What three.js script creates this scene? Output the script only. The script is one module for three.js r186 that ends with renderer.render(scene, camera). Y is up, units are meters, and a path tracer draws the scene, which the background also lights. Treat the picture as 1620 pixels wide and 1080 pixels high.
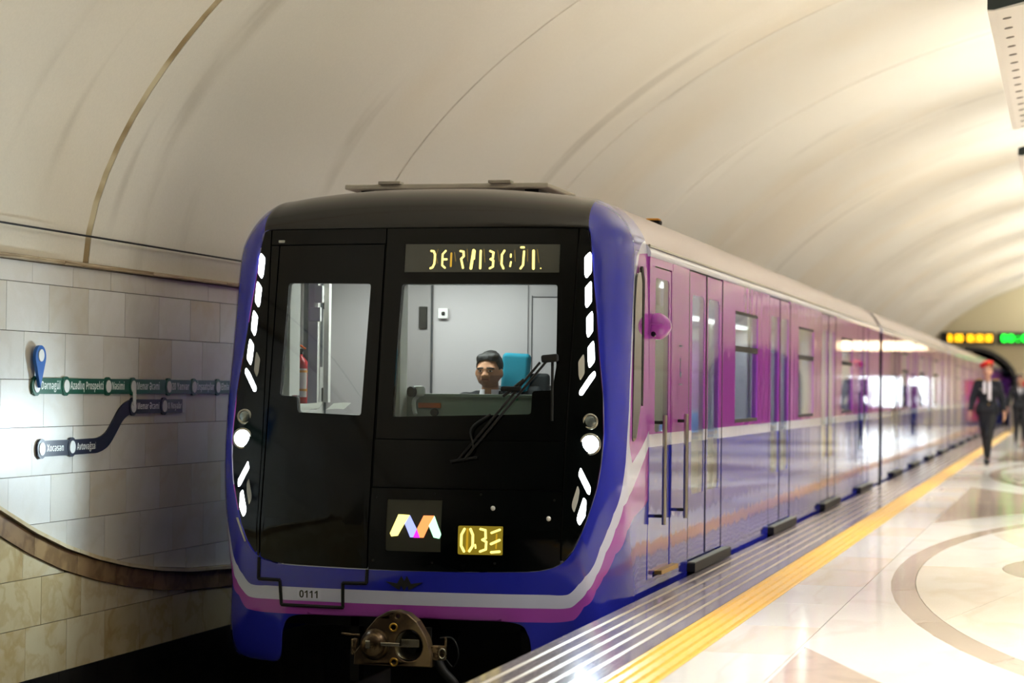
import * as THREE from 'three';
import { mergeGeometries, mergeVertices, toCreasedNormals } from 'three/addons/utils/BufferGeometryUtils.js';
import { RoundedBoxGeometry } from 'three/addons/geometries/RoundedBoxGeometry.js';
import { TessellateModifier } from 'three/addons/modifiers/TessellateModifier.js';
import { MarchingCubes } from 'three/addons/objects/MarchingCubes.js';
import { RectAreaLightUniformsLib } from 'three/addons/lights/RectAreaLightUniformsLib.js';
RectAreaLightUniformsLib.init();

// ------------------------------------------------------------ camera, exposure, large lights
const scene = new THREE.Scene();
scene.background = new THREE.Color(0x000000);
const renderer = new THREE.WebGLRenderer({ antialias: true });
renderer.toneMapping = THREE.LinearToneMapping;
renderer.toneMappingExposure = 1.7;
renderer.shadowMap.enabled = true;
const camera = new THREE.PerspectiveCamera(17.39, 1.5, 0.1, 300);
camera.position.set(0, 1.37, 0);
camera.rotation.order = 'YXZ';
camera.rotation.set(THREE.MathUtils.degToRad(1.1736), THREE.MathUtils.degToRad(14.008), 0.011);
camera.focus = 14.35; camera.userData.fStop = 1.8;

const WARM = new THREE.Color(1.0, 0.995, 0.955), LAMP_SPOT = 34, LAMP_UP = 9.5;
const MID = 1.8;                         // centre line of the station
const LUM_Z = []; for (let k = -1; k < 8; k++) LUM_Z.push(-16.86 - 10.45 * k);   // near end of every luminaire
function rectLight(color, power, w, h, pos, dir, parent = scene) {
  const l = new THREE.RectAreaLight(color, power, w, h);
  l.position.set(...pos); l.lookAt(pos[0] + dir[0], pos[1] + dir[1], pos[2] + dir[2]); parent.add(l);
  return l;
}
for (const z of LUM_Z) {
  for (const s of [-1, 1]) rectLight(WARM, LAMP_UP, 7.2, 0.34, [MID + s * 0.92, 4.76, z - 3.85], [s * 0.93, 0.37, 0]);
  for (const s of [-1, 1]) for (const k of [2, 8, 13]) {      // lit openings of the wings
    const l = new THREE.SpotLight(WARM, LAMP_SPOT, 0, 0.95, 0.9, 2); l.position.set(MID + s * 2.27, 4.2, z - 0.45 - k * 0.47); l.target.position.set(MID + s * 2.27, 0, z - 0.45 - k * 0.47); l.castShadow = true; l.shadow.radius = 3; scene.add(l, l.target);
  }
}

// ------------------------------------------------------------ helpers
let seed = 7;
const rnd = () => { seed = (seed * 1664525 + 1013904223) >>> 0; return seed / 4294967296; };
const used = new Map();
function numbered(n) { const k = used.get(n) || 0; used.set(n, k + 1); return k ? n + '_' + String(k).padStart(3, '0') : n; }
function mesh(name, geo, mat, parent) {
  const m = new THREE.Mesh(geo, mat); m.name = name; m.castShadow = m.receiveShadow = true;
  if (parent) parent.add(m); return m;
}
function thing(name, label, category, pos = [0, 0, 0], group) {
  const g = new THREE.Group(); g.name = numbered(name); g.position.set(...pos); scene.add(g);
  g.userData = { label, category }; if (group) g.userData.group = group; return g;
}
function struct(name, label) { const g = new THREE.Group(); g.name = name; g.userData = { kind: 'structure', label, category: 'room' }; scene.add(g); return g; }
const box = (w, h, d, x = 0, y = 0, z = 0) => { const g = new THREE.BoxGeometry(w, h, d); g.translate(x, y, z); return g; };
const rbox = (w, h, d, r, x = 0, y = 0, z = 0, seg = 2) => { const g = new RoundedBoxGeometry(w, h, d, seg, r); g.translate(x, y, z); return g; };
const cyl = (r0, r1, h, n = 20) => new THREE.CylinderGeometry(r0, r1, h, n);
const norm = (g) => { let o = g.index ? g.toNonIndexed() : g; for (const k of Object.keys(o.attributes)) if (!['position', 'normal', 'uv'].includes(k)) o.deleteAttribute(k); return o; };
const merge = (list) => mergeGeometries(list.map(norm));
const tube = (pts, r, seg = 24, rad = 8) => new THREE.TubeGeometry(new THREE.CatmullRomCurve3(pts.map((p) => new THREE.Vector3(...p))), seg, r, rad);
function rod(a, b, r, r2 = r, n = 10) {
  const A = new THREE.Vector3(...a), B = new THREE.Vector3(...b), g = new THREE.CylinderGeometry(r2, r, A.distanceTo(B), n);
  g.applyQuaternion(new THREE.Quaternion().setFromUnitVectors(new THREE.Vector3(0, 1, 0), B.clone().sub(A).normalize()));
  g.translate((A.x + B.x) / 2, (A.y + B.y) / 2, (A.z + B.z) / 2); return g;
}
const shapeOf = (pts, holes = []) => {
  const s = new THREE.Shape(pts.map((p) => new THREE.Vector2(...p)));
  for (const h of holes) s.holes.push(new THREE.Path(h.map((p) => new THREE.Vector2(...p)))); return s;
};
// rounded polygon: every corner of pts is replaced by an arc of radius r
function rounded(pts, r, n = 4) {
  const out = [], L = pts.length;
  for (let i = 0; i < L; i++) {
    const p = new THREE.Vector2(...pts[i]), a = new THREE.Vector2(...pts[(i + L - 1) % L]), b = new THREE.Vector2(...pts[(i + 1) % L]);
    const rr = Math.min(r, p.distanceTo(a) * 0.45, p.distanceTo(b) * 0.45);
    const A = p.clone().add(a.sub(p).setLength(rr)), B = p.clone().add(b.sub(p).setLength(rr));
    for (let k = 0; k <= n; k++) { const t = k / n; out.push([(1 - t) ** 2 * A.x + 2 * t * (1 - t) * p.x + t * t * B.x, (1 - t) ** 2 * A.y + 2 * t * (1 - t) * p.y + t * t * B.y]); }
  }
  return out;
}
const rect = (x0, y0, x1, y1) => [[x0, y0], [x1, y0], [x1, y1], [x0, y1]];
const extrude = (pts, depth, holes = [], bevel = 0) => new THREE.ExtrudeGeometry(shapeOf(pts, holes), { depth, bevelEnabled: bevel > 0, bevelSize: bevel, bevelThickness: bevel, bevelSegments: 1, bevelOffset: -bevel, curveSegments: 8 });
function flip(g) {
  g = norm(g);
  for (const k of Object.keys(g.attributes)) { const a = g.attributes[k], n = a.itemSize; for (let i = 0; i < a.count; i += 3) for (let c = 0; c < n; c++) { const t = a.array[(i + 1) * n + c]; a.array[(i + 1) * n + c] = a.array[(i + 2) * n + c]; a.array[(i + 2) * n + c] = t; } }
  return g;
}
function mirrorX(g) { g = g.clone(); g.scale(-1, 1, 1); return flip(g); }
function gridGeo(rows, normals) {   // rows: array of arrays of [x,y,z]
  const n = rows.length, m = rows[0].length, pos = [], nor = [], uv = [], idx = [];
  for (let i = 0; i < n; i++) for (let j = 0; j < m; j++) { pos.push(...rows[i][j]); if (normals) nor.push(...normals[i][j]); uv.push(i / (n - 1), j / (m - 1)); }
  for (let i = 0; i < n - 1; i++) for (let j = 0; j < m - 1; j++) { const a = i * m + j, b = a + 1, c = a + m, d = c + 1; idx.push(a, c, b, b, c, d); }
  const g = new THREE.BufferGeometry(); g.setAttribute('position', new THREE.Float32BufferAttribute(pos, 3)); g.setAttribute('uv', new THREE.Float32BufferAttribute(uv, 2)); g.setIndex(idx);
  if (normals) g.setAttribute('normal', new THREE.Float32BufferAttribute(nor, 3)); else g.computeVertexNormals();
  return g;
}

// ------------------------------------------------------------ procedural textures
const hash = (x, y, s) => { let h = (x * 374761393 + y * 668265263 + s * 982451653) | 0; h = Math.imul(h ^ (h >>> 13), 1274126177); return ((h ^ (h >>> 16)) >>> 0) / 4294967296; };
function noise(u, v, nx, ny, s) {   // tileable value noise
  const x = u * nx, y = v * ny, i = Math.floor(x), j = Math.floor(y), f = x - i, g = y - j, F = f * f * (3 - 2 * f), G = g * g * (3 - 2 * g);
  const h = (a, b) => hash(((a % nx) + nx) % nx, ((b % ny) + ny) % ny, s);
  return (h(i, j) * (1 - F) + h(i + 1, j) * F) * (1 - G) + (h(i, j + 1) * (1 - F) + h(i + 1, j + 1) * F) * G;
}
const fbm = (u, v, nx, ny, s, o = 4) => { let a = 0, w = 0.5, t = 0; for (let k = 0; k < o; k++) { a += w * noise(u, v, nx << k, ny << k, s + k * 17); t += w; w *= 0.5; } return a / t; };
function tex(size, fn, srgb = true, rep) {
  const d = new Uint8Array(size * size * 4);
  for (let j = 0; j < size; j++) for (let i = 0; i < size; i++) { const c = fn(i / size, j / size), k = (j * size + i) * 4; for (let q = 0; q < 3; q++) d[k + q] = Math.max(0, Math.min(255, c[q])); d[k + 3] = 255; }
  const t = new THREE.DataTexture(d, size, size); t.wrapS = t.wrapT = THREE.RepeatWrapping; t.magFilter = THREE.LinearFilter; t.minFilter = THREE.LinearMipmapLinearFilter; t.generateMipmaps = true;
  if (srgb) t.colorSpace = THREE.SRGBColorSpace; if (rep) t.repeat.set(...rep); t.needsUpdate = true; return t;
}
const mix3 = (a, b, t) => a.map((x, i) => x + (b[i] - x) * t);
const sstep = (a, b, x) => { const t = Math.max(0, Math.min(1, (x - a) / (b - a))); return t * t * (3 - 2 * t); };
function marble(base, vein, s, amt = 0.5, rep) {
  return tex(512, (u, v) => {
    const w = fbm(u, v, 3, 3, s, 5), q = Math.abs(fbm(u + w * 0.25, v + w * 0.2, 4, 5, s + 9, 5) - 0.5) * 2, k = sstep(0.25, 0.0, q) * 0.55 + sstep(0.35, 0.75, w) * 0.6;
    return mix3(base, vein, Math.min(1, k * amt)).map((c) => c + (hash(u * 512 | 0, v * 512 | 0, s) - 0.5) * 6);
  }, true, rep);
}
const std = (o) => new THREE.MeshStandardMaterial(o);
const phys = (o) => new THREE.MeshPhysicalMaterial(o);
const waveTex = tex(512, (u, v) => { const n = 128 + (fbm(u, v, 9, 3, 301, 2) - 0.5) * 150 + (fbm(u, v, 28, 5, 311, 2) - 0.5) * 50; return [n, n, n]; }, false, [0.25, 0.25]);   // gentle waviness of the sheet metal
const paint = (c) => phys({ color: c, roughness: 0.06, ior: 1.72, bumpMap: waveTex, bumpScale: 0.004 });
const glow = (r, g, b, k) => std({ color: 0x101010, emissive: new THREE.Color(r, g, b), emissiveIntensity: k, roughness: 0.4 });
const M = {
  black: phys({ color: 0x050707, roughness: 0.08, specularIntensity: 0.55 }), concrete: std({ color: 0x6e6b66, roughness: 0.9 }), ballast: std({ color: 0x4a4642, roughness: 0.95 }), blackMatte: std({ color: 0x0a0b0c, roughness: 0.55 }), cap: phys({ color: 0x0b0a09, roughness: 0.25, clearcoat: 0.4, clearcoatRoughness: 0.12 }),
  rubber: std({ color: 0x050505, roughness: 0.7 }), blue: paint(0x2930b0), pink: paint(0xab4db6), white: paint(0xd3d6ef), roof: phys({ color: 0xc9b9bd, roughness: 0.4, clearcoat: 0.5, clearcoatRoughness: 0.15 }),
  steel: std({ color: 0xb9b4a8, metalness: 1, roughness: 0.28 }), darkSteel: std({ color: 0x2b2a28, metalness: 0.7, roughness: 0.55 }), gold: std({ color: 0xc9a24a, metalness: 1, roughness: 0.35 }),
  glass: phys({ color: 0xdfe8e6, roughness: 0.02, transmission: 1, thickness: 0, ior: 1.5 }), sideGlass: phys({ color: 0xd2dcdc, roughness: 0.02, transmission: 1, thickness: 0, ior: 1.5 }), darkGlass: phys({ color: 0x15191a, roughness: 0.04, clearcoat: 1 }),
  cabWall: std({ color: 0xb3adaf, roughness: 0.6 }), cabWall2: std({ color: 0x8d8888, roughness: 0.6 }), cabWhite: std({ color: 0xd8d6d0, roughness: 0.5 }), dash: std({ color: 0xa9b3a6, roughness: 0.5 }), carpet: std({ color: 0x55585c, roughness: 0.9 }),
  teal: std({ color: 0x0f7f96, roughness: 0.85 }), seatDark: std({ color: 0x2c3136, roughness: 0.8 }), seatBlue: std({ color: 0x1c6fb5, roughness: 0.6 }),
  lampWhite: glow(0.93, 0.97, 1, 9), headlight: glow(0.8, 0.95, 1, 30), lampOff: std({ color: 0xb9b9b2, roughness: 0.35 }),
  red: std({ color: 0xb5121b, roughness: 0.35 }), orange: std({ color: 0xf06a1a, roughness: 0.6 }), yellowStrap: std({ color: 0xe9a63a, roughness: 0.7 }), paper: std({ color: 0xe9e6dd, roughness: 0.9 }), plasticWhite: std({ color: 0xdfdedb, roughness: 0.4 }),
};

// ------------------------------------------------------------ the station hall
const Z0 = 22, Z1 = -96, WALL = -6.2, EDGE = -2.7;
const plasterTex = tex(1024, (u, v) => {          // u along the tunnel, v along the arc: sooty streaks run down the arc
  const blot = fbm(u, v, 5, 4, 31, 5), st = fbm(u, v, 22, 3, 57, 4), fine = hash(u * 1024 | 0, v * 1024 | 0, 5);
  const soot = sstep(0.60, 0.80, st) * sstep(0.45, 0.7, blot), warm = sstep(0.4, 0.75, fbm(u, v, 3, 3, 91, 3));
  let c = mix3([224, 220, 208], [222, 213, 194], warm * 0.7); c = mix3(c, [150, 142, 124], soot * 0.38); c = mix3(c, [236, 232, 220], sstep(0.55, 0.8, blot) * 0.35);
  return c.map((x) => x + (fine - 0.5) * 5);
});
const plaster = phys({ map: plasterTex, roughness: 0.95, specularIntensity: 0.15 });
const seamMat = std({ color: 0x6b604a, roughness: 0.9 }), seamWarm = std({ map: tex(256, (u, v) => mix3([208, 196, 162], [150, 128, 90], sstep(0.35, 0.7, fbm(u, v, 2, 30, 77, 4)))), roughness: 0.9 });
const profCurve = new THREE.CatmullRomCurve3(Array.from({ length: 61 }, (_, i) => { const t = i / 60 * Math.PI, c = Math.cos(t), q = 2 / 1.745; return new THREE.Vector3(MID - Math.sign(c) * 8 * Math.abs(c) ** q, 2.14 + 4.41 * Math.sin(t) ** q, 0); }), false, 'centripetal');
const arc = profCurve.getSpacedPoints(96), arcLen = profCurve.getLength();
function vaultStrip(z0, z1, off, th, uo = 0) {     // swept strip of the vault between two z, off = outward shift, with thickness
  const ring = (z, o) => arc.map((p, i) => { const a = arc[Math.max(0, i - 1)], b = arc[Math.min(arc.length - 1, i + 1)], l = Math.hypot(b.x - a.x, b.y - a.y); return [p.x - (b.y - a.y) / l * o, p.y + (b.x - a.x) / l * o, z]; });
  const a = gridGeo([ring(z1, off), ring(z0, off)]), b = gridGeo([ring(z0, off + th), ring(z1, off + th)]), c = gridGeo([ring(z0, off), ring(z0, off + th)]), d = gridGeo([ring(z1, off + th), ring(z1, off)]);
  const uv = a.attributes.uv; for (let i = 0; i < uv.count; i++) uv.setXY(i, (uv.getX(i) < 0.5 ? z1 : z0) / 9 + uo, uv.getY(i) * arcLen / 9 + uo * 1.7);
  return merge([a, b, c, d]);
}
const ceiling = struct('ceiling', 'cream plastered barrel vault over the station');
const RIBS = []; for (let z = -13.43 + 5.55 * 6; z > Z1 + 1; z -= 5.55) RIBS.push(z);
let zp = Z0 + 3;
for (const z of [...RIBS.filter((z) => z < Z0), Z1]) { const gap = Math.abs(z + 13.43) < 0.1 ? 0.09 : 0.025; mesh('vault_panel', vaultStrip(zp, z + gap, 0, 0.12, rnd() * 3), plaster, ceiling); zp = z; }
RIBS.filter((z) => z < Z0).forEach((z) => mesh('joint_filler', vaultStrip(z + (Math.abs(z + 13.43) < 0.1 ? 0.092 : 0.05), z - 0.03, Math.abs(z + 13.43) < 0.1 ? 0.006 : 0.02, 0.1), Math.abs(z + 13.43) < 0.1 ? seamWarm : seamMat, ceiling));
mesh('vault_shell', vaultStrip(Z0 + 3, Z1 - 2, 0.125, 0.3), seamMat, ceiling);

// left track wall, local (h = -z, v = y), faces +x
const wallL = struct('wall_left', 'pale marble tiled track wall');
const onWall = (g, d = 0) => { g.rotateY(Math.PI / 2); g.translate(WALL + d, 0, 0); return g; };
const tileTex = [marble([224, 222, 214], [208, 200, 182], 3, 0.45), marble([220, 217, 207], [204, 194, 170], 13, 0.5), marble([229, 228, 223], [214, 209, 196], 23, 0.4), marble([222, 220, 213], [203, 198, 186], 33, 0.55), marble([222, 217, 204], [204, 188, 156], 43, 0.45)];
const lowTex = [marble([224, 210, 172], [186, 154, 96], 53, 0.55), marble([228, 217, 184], [196, 168, 114], 63, 0.5), marble([218, 202, 160], [180, 150, 98], 73, 0.6)];
const brownTex = [marble([160, 130, 92], [104, 78, 50], 83, 0.9), marble([172, 142, 100], [112, 84, 54], 93, 1)];
const tileM = tileTex.map((t) => std({ map: t, roughness: 0.4 })), lowM = lowTex.map((t) => std({ map: t, roughness: 0.25 })), brownM = brownTex.map((t) => std({ map: t, roughness: 0.35 }));
const grout = std({ color: 0x6f675a, roughness: 0.9 }), plinthM = [std({ map: marble([38, 35, 33], [20, 19, 19], 103, 0.8), roughness: 0.35 }), std({ map: marble([46, 43, 40], [24, 22, 22], 113, 0.8), roughness: 0.35 })];
mesh('backing', box(0.3, 3.6, Z0 - Z1 + 8, WALL - 0.162, 0.35, (Z0 + Z1) / 2), grout, wallL);
const bandTop = [[6, 3.55], [9, 1.98], [10.5, 1.27], [11.4, 0.9], [12.24, 0.6], [12.65, 0.46], [13.11, 0.33], [13.6, 0.225], [14.1, 0.14], [14.65, 0.07], [15.23, 0.02], [16.17, -0.02], [17.1, 0.0], [18.3, 0.08], [19.5, 0.24], [20.5, 0.45], [22, 0.9]];
const bt = (h) => { if (h >= 22) return 0.9; for (let i = 1; i < bandTop.length; i++) if (h <= bandTop[i][0]) { const [a, b] = bandTop[i - 1], [c, d] = bandTop[i]; return b + (d - b) * (h - a) / (c - a); } return 0.9; };
const bb = (h) => bt(h) - 0.15 / Math.max(0.55, Math.cos(Math.atan((bt(h + 0.05) - bt(h - 0.05)) / 0.1)));
function clippedTile(h0, h1, y0, y1, lo, hi) {      // tile polygon kept between two curves lo(h) and hi(h)
  const n = 10, bot = [], top = [];
  for (let k = 0; k <= n; k++) { const h = h0 + (h1 - h0) * k / n, a = Math.max(y0, lo(h)), b = Math.min(y1, hi(h)); if (b - a > 0.004) { bot.push([h, a]); top.push([h, b]); } }
  if (bot.length < 2) return null;
  const simp = (l) => l.filter((p, i) => i === 0 || i === l.length - 1 || Math.abs((l[i - 1][1] + l[i + 1][1]) / 2 - p[1]) > 1e-4);
  return [...simp(bot), ...simp(top).reverse()];
}
const UPROWS = [2.11, 1.98, 1.68, 1.385, 1.09, 0.79, 0.49, 0.18, -0.12], LOROWS = [1.06, 0.76, 0.46, 0.16, -0.14, -0.465];
const HA = 9.6, HB = 19.2, TW = 0.58, g2 = 0.0022;
for (let r = 0; r < UPROWS.length - 1; r++) for (let k = -1; k < 18; k++) {
  const off = [0.12, 0.36, 0.02, 0.3, 0.15, 0.42, 0.08, 0.33][r], h0 = HA + k * TW + off, h1 = h0 + TW, pts = clippedTile(h0 + g2, h1 - g2, UPROWS[r + 1] + g2, UPROWS[r] - g2, (h) => bt(h) + 0.012, () => 9);
  if (pts) { const g = extrude(pts, 0.014 + rnd() * 0.0015); g.translate(0, 0, -0.014); const uv = g.attributes.uv, o = rnd(); for (let i = 0; i < uv.count; i++) uv.setXY(i, uv.getX(i) * 0.7 + o, uv.getY(i) * 0.7 + o * 3); mesh('tile', onWall(g), tileM[Math.floor(rnd() * 5)], wallL); }
}
for (let r = 0; r < LOROWS.length - 1; r++) for (let k = -1; k < 18; k++) {
  const off = [0.2, 0.4, 0.05, 0.31, 0.1][r], h0 = HA + k * TW + off, h1 = h0 + TW, pts = clippedTile(h0 + g2, h1 - g2, LOROWS[r + 1] + g2, LOROWS[r] - g2, () => -9, bb);
  if (pts) { const g = extrude(pts, 0.014 + rnd() * 0.001); g.translate(0, 0, -0.014); const uv = g.attributes.uv, o = rnd(); for (let i = 0; i < uv.count; i++) uv.setXY(i, uv.getX(i) * 1.1 + o, uv.getY(i) * 1.1 + o * 3); mesh('tile', onWall(g), lowM[Math.floor(rnd() * 3)], wallL); }
}
for (let h = 10.2; h < 18.8; h += 0.62) {           // curved brown marble border with its thin ledge
  const n = 6, a = [], b = [], c = [];
  for (let k = 0; k <= n; k++) { const q = h + 0.002 + (0.616 * k) / n; a.push([q, bb(q) + 0.002]); b.push([q, bt(q) - 0.022]); c.push([q, bt(q) + 0.008]); }
  const g = extrude([...a, ...[...b].reverse()], 0.022); g.translate(0, 0, -0.01); mesh('border_slab', onWall(g), brownM[Math.floor(rnd() * 2)], wallL);
  const e = extrude([...b.map(([x, y]) => [x, y + 0.006]), ...[...c].reverse()], 0.045); e.translate(0, 0, -0.01); mesh('border_ledge', onWall(e), lowM[1], wallL);
}
for (let h = HA; h < HB + 0.4; h += 0.58) { const g = extrude(rect(h + 0.002, -1.28, h + 0.578, -0.468), 0.012); g.translate(0, 0, -0.012); mesh('plinth_slab', onWall(g), plinthM[Math.floor(rnd() * 2)], wallL); }
// the rest of the same wall, hidden behind the train or beside the camera: plain marble facing
for (const [a, b] of [[-Z0, HA], [HB + 0.5, -Z1]]) { mesh('marble_facing', box(0.01, 2.58, b - a, WALL - 0.006, 0.82, -(a + b) / 2), tileM[0], wallL); mesh('plinth_facing', box(0.01, 0.81, b - a, WALL - 0.006, -0.875, -(a + b) / 2), plinthM[0], wallL); }
const corn = struct('trim_1', 'stone cornice strip along the top of the tiled wall');
for (let h = 6; h < 24; h += 1.4) mesh('cornice_piece', rbox(0.06, 0.028, 1.396, 0.006, WALL + 0.012, 2.128, -h - 0.7), std({ map: marble([205, 190, 160], [120, 98, 66], 123 + Math.round(h), 0.9), roughness: 0.6 }), corn);
const cable = mesh(numbered('wall_cable'), tube([[WALL + 0.07, 2.325, Z0], [WALL + 0.065, 2.318, -8], [WALL + 0.065, 2.312, -14], [WALL + 0.065, 2.305, -20], [WALL + 0.07, 2.31, -60], [WALL + 0.07, 2.31, Z1]], 0.007, 60, 6), M.rubber, scene);
cable.userData = { label: 'thin black cable strung along the vault above the tiled wall', category: 'cable' };

// right track wall, mirrored (outside the picture; the train mirrors it)
const wallR = struct('wall_right', 'pale marble wall beyond the opposite track');
mesh('backing', box(0.3, 3.6, Z0 - Z1 + 8, 2 * MID - WALL + 0.162, 0.35, (Z0 + Z1) / 2), grout, wallR);
mesh('marble_facing', box(0.01, 2.58, Z0 - Z1, 2 * MID - WALL + 0.006, 0.82, (Z0 + Z1) / 2), tileM[1], wallR);
mesh('plinth_facing', box(0.01, 0.81, Z0 - Z1, 2 * MID - WALL + 0.006, -0.875, (Z0 + Z1) / 2), plinthM[0], wallR);

// ---------------------------------------------------------------- platform floor
const floor = struct('floor', 'polished stone platform with inlaid rings');
const toFloor = (g, top = 0, th = 0.02) => { g.rotateX(Math.PI / 2); g.scale(1, -1, 1); g = flip(g); g.translate(0, top - th, 0); return g; };   // shape (x, z) extruded up to y = top
const stone = (map, o = {}) => phys({ map, roughness: 0.11, ...o });
const creamT = marble([236, 233, 224], [220, 211, 194], 203, 0.55, [0.5, 0.16]), peachT = marble([238, 228, 211], [224, 206, 180], 213, 0.6, [0.5, 0.16]), taupeT = marble([180, 160, 138], [156, 134, 114], 223, 0.7, [0.7, 0.5]), taupe2T = marble([192, 172, 152], [164, 144, 126], 233, 0.7, [0.7, 0.5]), graniteT = tex(512, (u, v) => { const n = fbm(u, v, 60, 60, 9, 3), q = fbm(u, v, 6, 6, 19, 3); return mix3([108, 100, 104], [176, 166, 168], sstep(0.3, 0.7, n * 0.7 + q * 0.3)); }, true, [1.6, 1.6]);
const F = { cream: stone(creamT), peach: stone(peachT), taupe: stone(taupeT), taupe2: stone(taupe2T), granite: stone(graniteT, { roughness: 0.13 }), strip: std({ color: 0xb9a992, roughness: 0.4 }), yellow: phys({ color: 0xf4bd22, roughness: 0.35, clearcoat: 0.4, clearcoatRoughness: 0.25 }) };
mesh('slab', box(2 * (MID - EDGE) - 0.02, 0.25, Z0 - Z1, MID, -0.15, (Z0 + Z1) / 2), grout, floor);
for (const sgn of [-1, 1]) mesh('platform_side', box(0.25, 1.1, Z0 - Z1, MID + sgn * (MID - EDGE - 0.2), -0.8, (Z0 + Z1) / 2), M.concrete, floor);
const fx = (x, m) => (m ? 2 * MID - x : x);
for (const m of [0, 1]) {
  const X = (x) => fx(x, m), span = (a, b) => [Math.min(X(a), X(b)), Math.max(X(a), X(b))];
  // granite edge slabs with grooves filled by light anti-slip strips
  const lanes = [-2.7, -2.615, -2.515, -2.42, -2.325, -2.23, -2.128], nearM = !m;
  for (let z = Z0; z > Z1; z -= 2.0) for (let i = 0; i < 6; i++) { const [a, b] = span(lanes[i] + (i ? 0.014 : 0), lanes[i + 1] - (i < 5 ? 0.014 : 0.002)); if (!nearM && i) continue; const q = nearM ? b : span(-2.7, -2.13)[1]; mesh('edge_slab', box(q - a, 0.03, 1.996, (a + q) / 2, -0.015, z - 1), F.granite, floor); }
  if (nearM) for (let i = 1; i < 6; i++) for (let z = Z0; z > Z1; z -= 4) mesh('antislip_strip', box(0.026, 0.034, 3.99, X(lanes[i]), -0.016, z - 2), F.strip, floor);
  // yellow tactile paving: four long ribs on every tile
  const bump = (x) => { const g = new THREE.BoxGeometry(0.034, 0.012, 0.29, 1, 1, 1); const p = g.attributes.position; for (let i = 0; i < p.count; i++) if (p.getY(i) > 0) p.setX(i, p.getX(i) * 0.62); g.computeVertexNormals(); g.translate(x, 0.006, 0); return g; };
  const tt = merge([box(0.27, 0.03, 0.297, 0, -0.015, 0), ...[-0.1, -0.033, 0.033, 0.1].map(bump)]);
  if (nearM) for (let z = -4; z > -90; z -= 0.3) { const t = mesh('tactile_tile', tt, F.yellow, floor); t.position.set(X(-1.989), 0, z); }
  else mesh('tactile_strip', box(0.27, 0.03, Z0 - Z1, X(-1.989), -0.015, (Z0 + Z1) / 2), F.yellow, floor);
  const [a, b] = span(-1.851, -1.383);
  for (let z = Z0; z > Z1; z -= 1.4) mesh('border_slab', box(b - a, 0.03, 1.397, (a + b) / 2, -0.015, z - 0.7), rnd() < 0.5 ? F.cream : F.peach, floor);
}
const ell = (a, b, c, n = 72) => { const o = []; for (let k = 0; k < n; k++) { const t = k / n * Math.PI * 2; o.push([MID + a * Math.cos(t), c + b * Math.sin(t)]); } return o; };
for (let c = -17.9 + 21; c > Z1 - 5; c -= 21) {
  const za = Math.min(c + 10.5, Z0), zb = Math.max(c - 10.5, Z1);
  if (za - zb < 3) continue;
  const L = -1.38, R = 2 * MID + 1.38, full = za - zb > 20.9;
  if (!full) { mesh('field_slab', toFloor(extrude(rect(L + 0.002, zb + 0.002, R - 0.002, za - 0.002), 0.02)), F.cream, floor); continue; }
  // half spandrels cut by the joint between two modules
  const sp = (m, q) => { const p = [[-1.36, 5.9], [-0.95, 7.0], [-0.48, 8.15], [0.1, 9.2], [0.75, 10.49], [-1.36, 10.49]].map(([x, d]) => [fx(x, m), c + q * d]); return p; };
  const sps = [sp(0, 1), sp(1, 1), sp(0, -1), sp(1, -1)], out = ell(3.08, 8.95, c), inn = ell(2.91, 8.55, c), disc = ell(2.29, 2.4, c, 48);
  const shrink = (p, k) => { const x = p.reduce((s, q) => s + q[0], 0) / p.length, y = p.reduce((s, q) => s + q[1], 0) / p.length; return p.map(([a, b]) => [x + (a - x) * (1 - k), y + (b - y) * (1 - k)]); };
  mesh('field_slab', toFloor(extrude(rect(L + 0.002, zb + 0.002, R - 0.002, za - 0.002), 0.02, [ell(3.082, 8.952, c), ...sps])), F.cream, floor);
  sps.forEach((p, i) => mesh('spandrel_inlay', toFloor(extrude(shrink(p, 0.003), 0.02)), i % 2 ? F.taupe2 : F.taupe2, floor));
  for (let k = 0; k < 24; k++) { const a = []; const b = []; for (let j = 0; j <= 4; j++) { const t = (k + j / 4 * 0.996 + 0.002) / 24 * Math.PI * 2; a.push([MID + 3.08 * Math.cos(t), c + 8.95 * Math.sin(t)]); b.push([MID + 2.912 * Math.cos(t), c + 8.552 * Math.sin(t)]); } mesh('ring_segment', toFloor(extrude([...a, ...b.reverse()], 0.02)), k % 2 ? F.taupe : F.taupe2, floor); }
  for (let k = 0; k < 12; k++) { const t0 = (k + 0.001) / 12 * Math.PI * 2, t1 = (k + 0.999) / 12 * Math.PI * 2, a = [], b = []; for (let j = 0; j <= 8; j++) { const t = t0 + (t1 - t0) * j / 8; a.push([MID + 2.908 * Math.cos(t), c + 8.548 * Math.sin(t)]); b.push([MID + 2.292 * Math.cos(t), c + 2.402 * Math.sin(t)]); } mesh('oval_slab', toFloor(extrude([...a, ...b.reverse()], 0.02)), k % 3 ? F.peach : F.cream, floor); }
  mesh('disc_inlay', toFloor(extrude(disc, 0.02)), F.taupe, floor);
}
// track beds
const bed = struct('floor_trackbed', 'dark concrete track bed below the platform');
for (const s of [-1, 1]) { mesh('bed', box(3.9, 0.2, Z0 - Z1 + 44, MID + s * 6.2, -1.4, (Z0 + Z1) / 2), M.ballast, bed); for (const q of [-0.76, 0.76]) mesh('rail', box(0.07, 0.15, Z0 - Z1 + 40, MID + s * 5.9 + q, -1.22, (Z0 + Z1) / 2), M.darkSteel, bed); }

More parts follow.
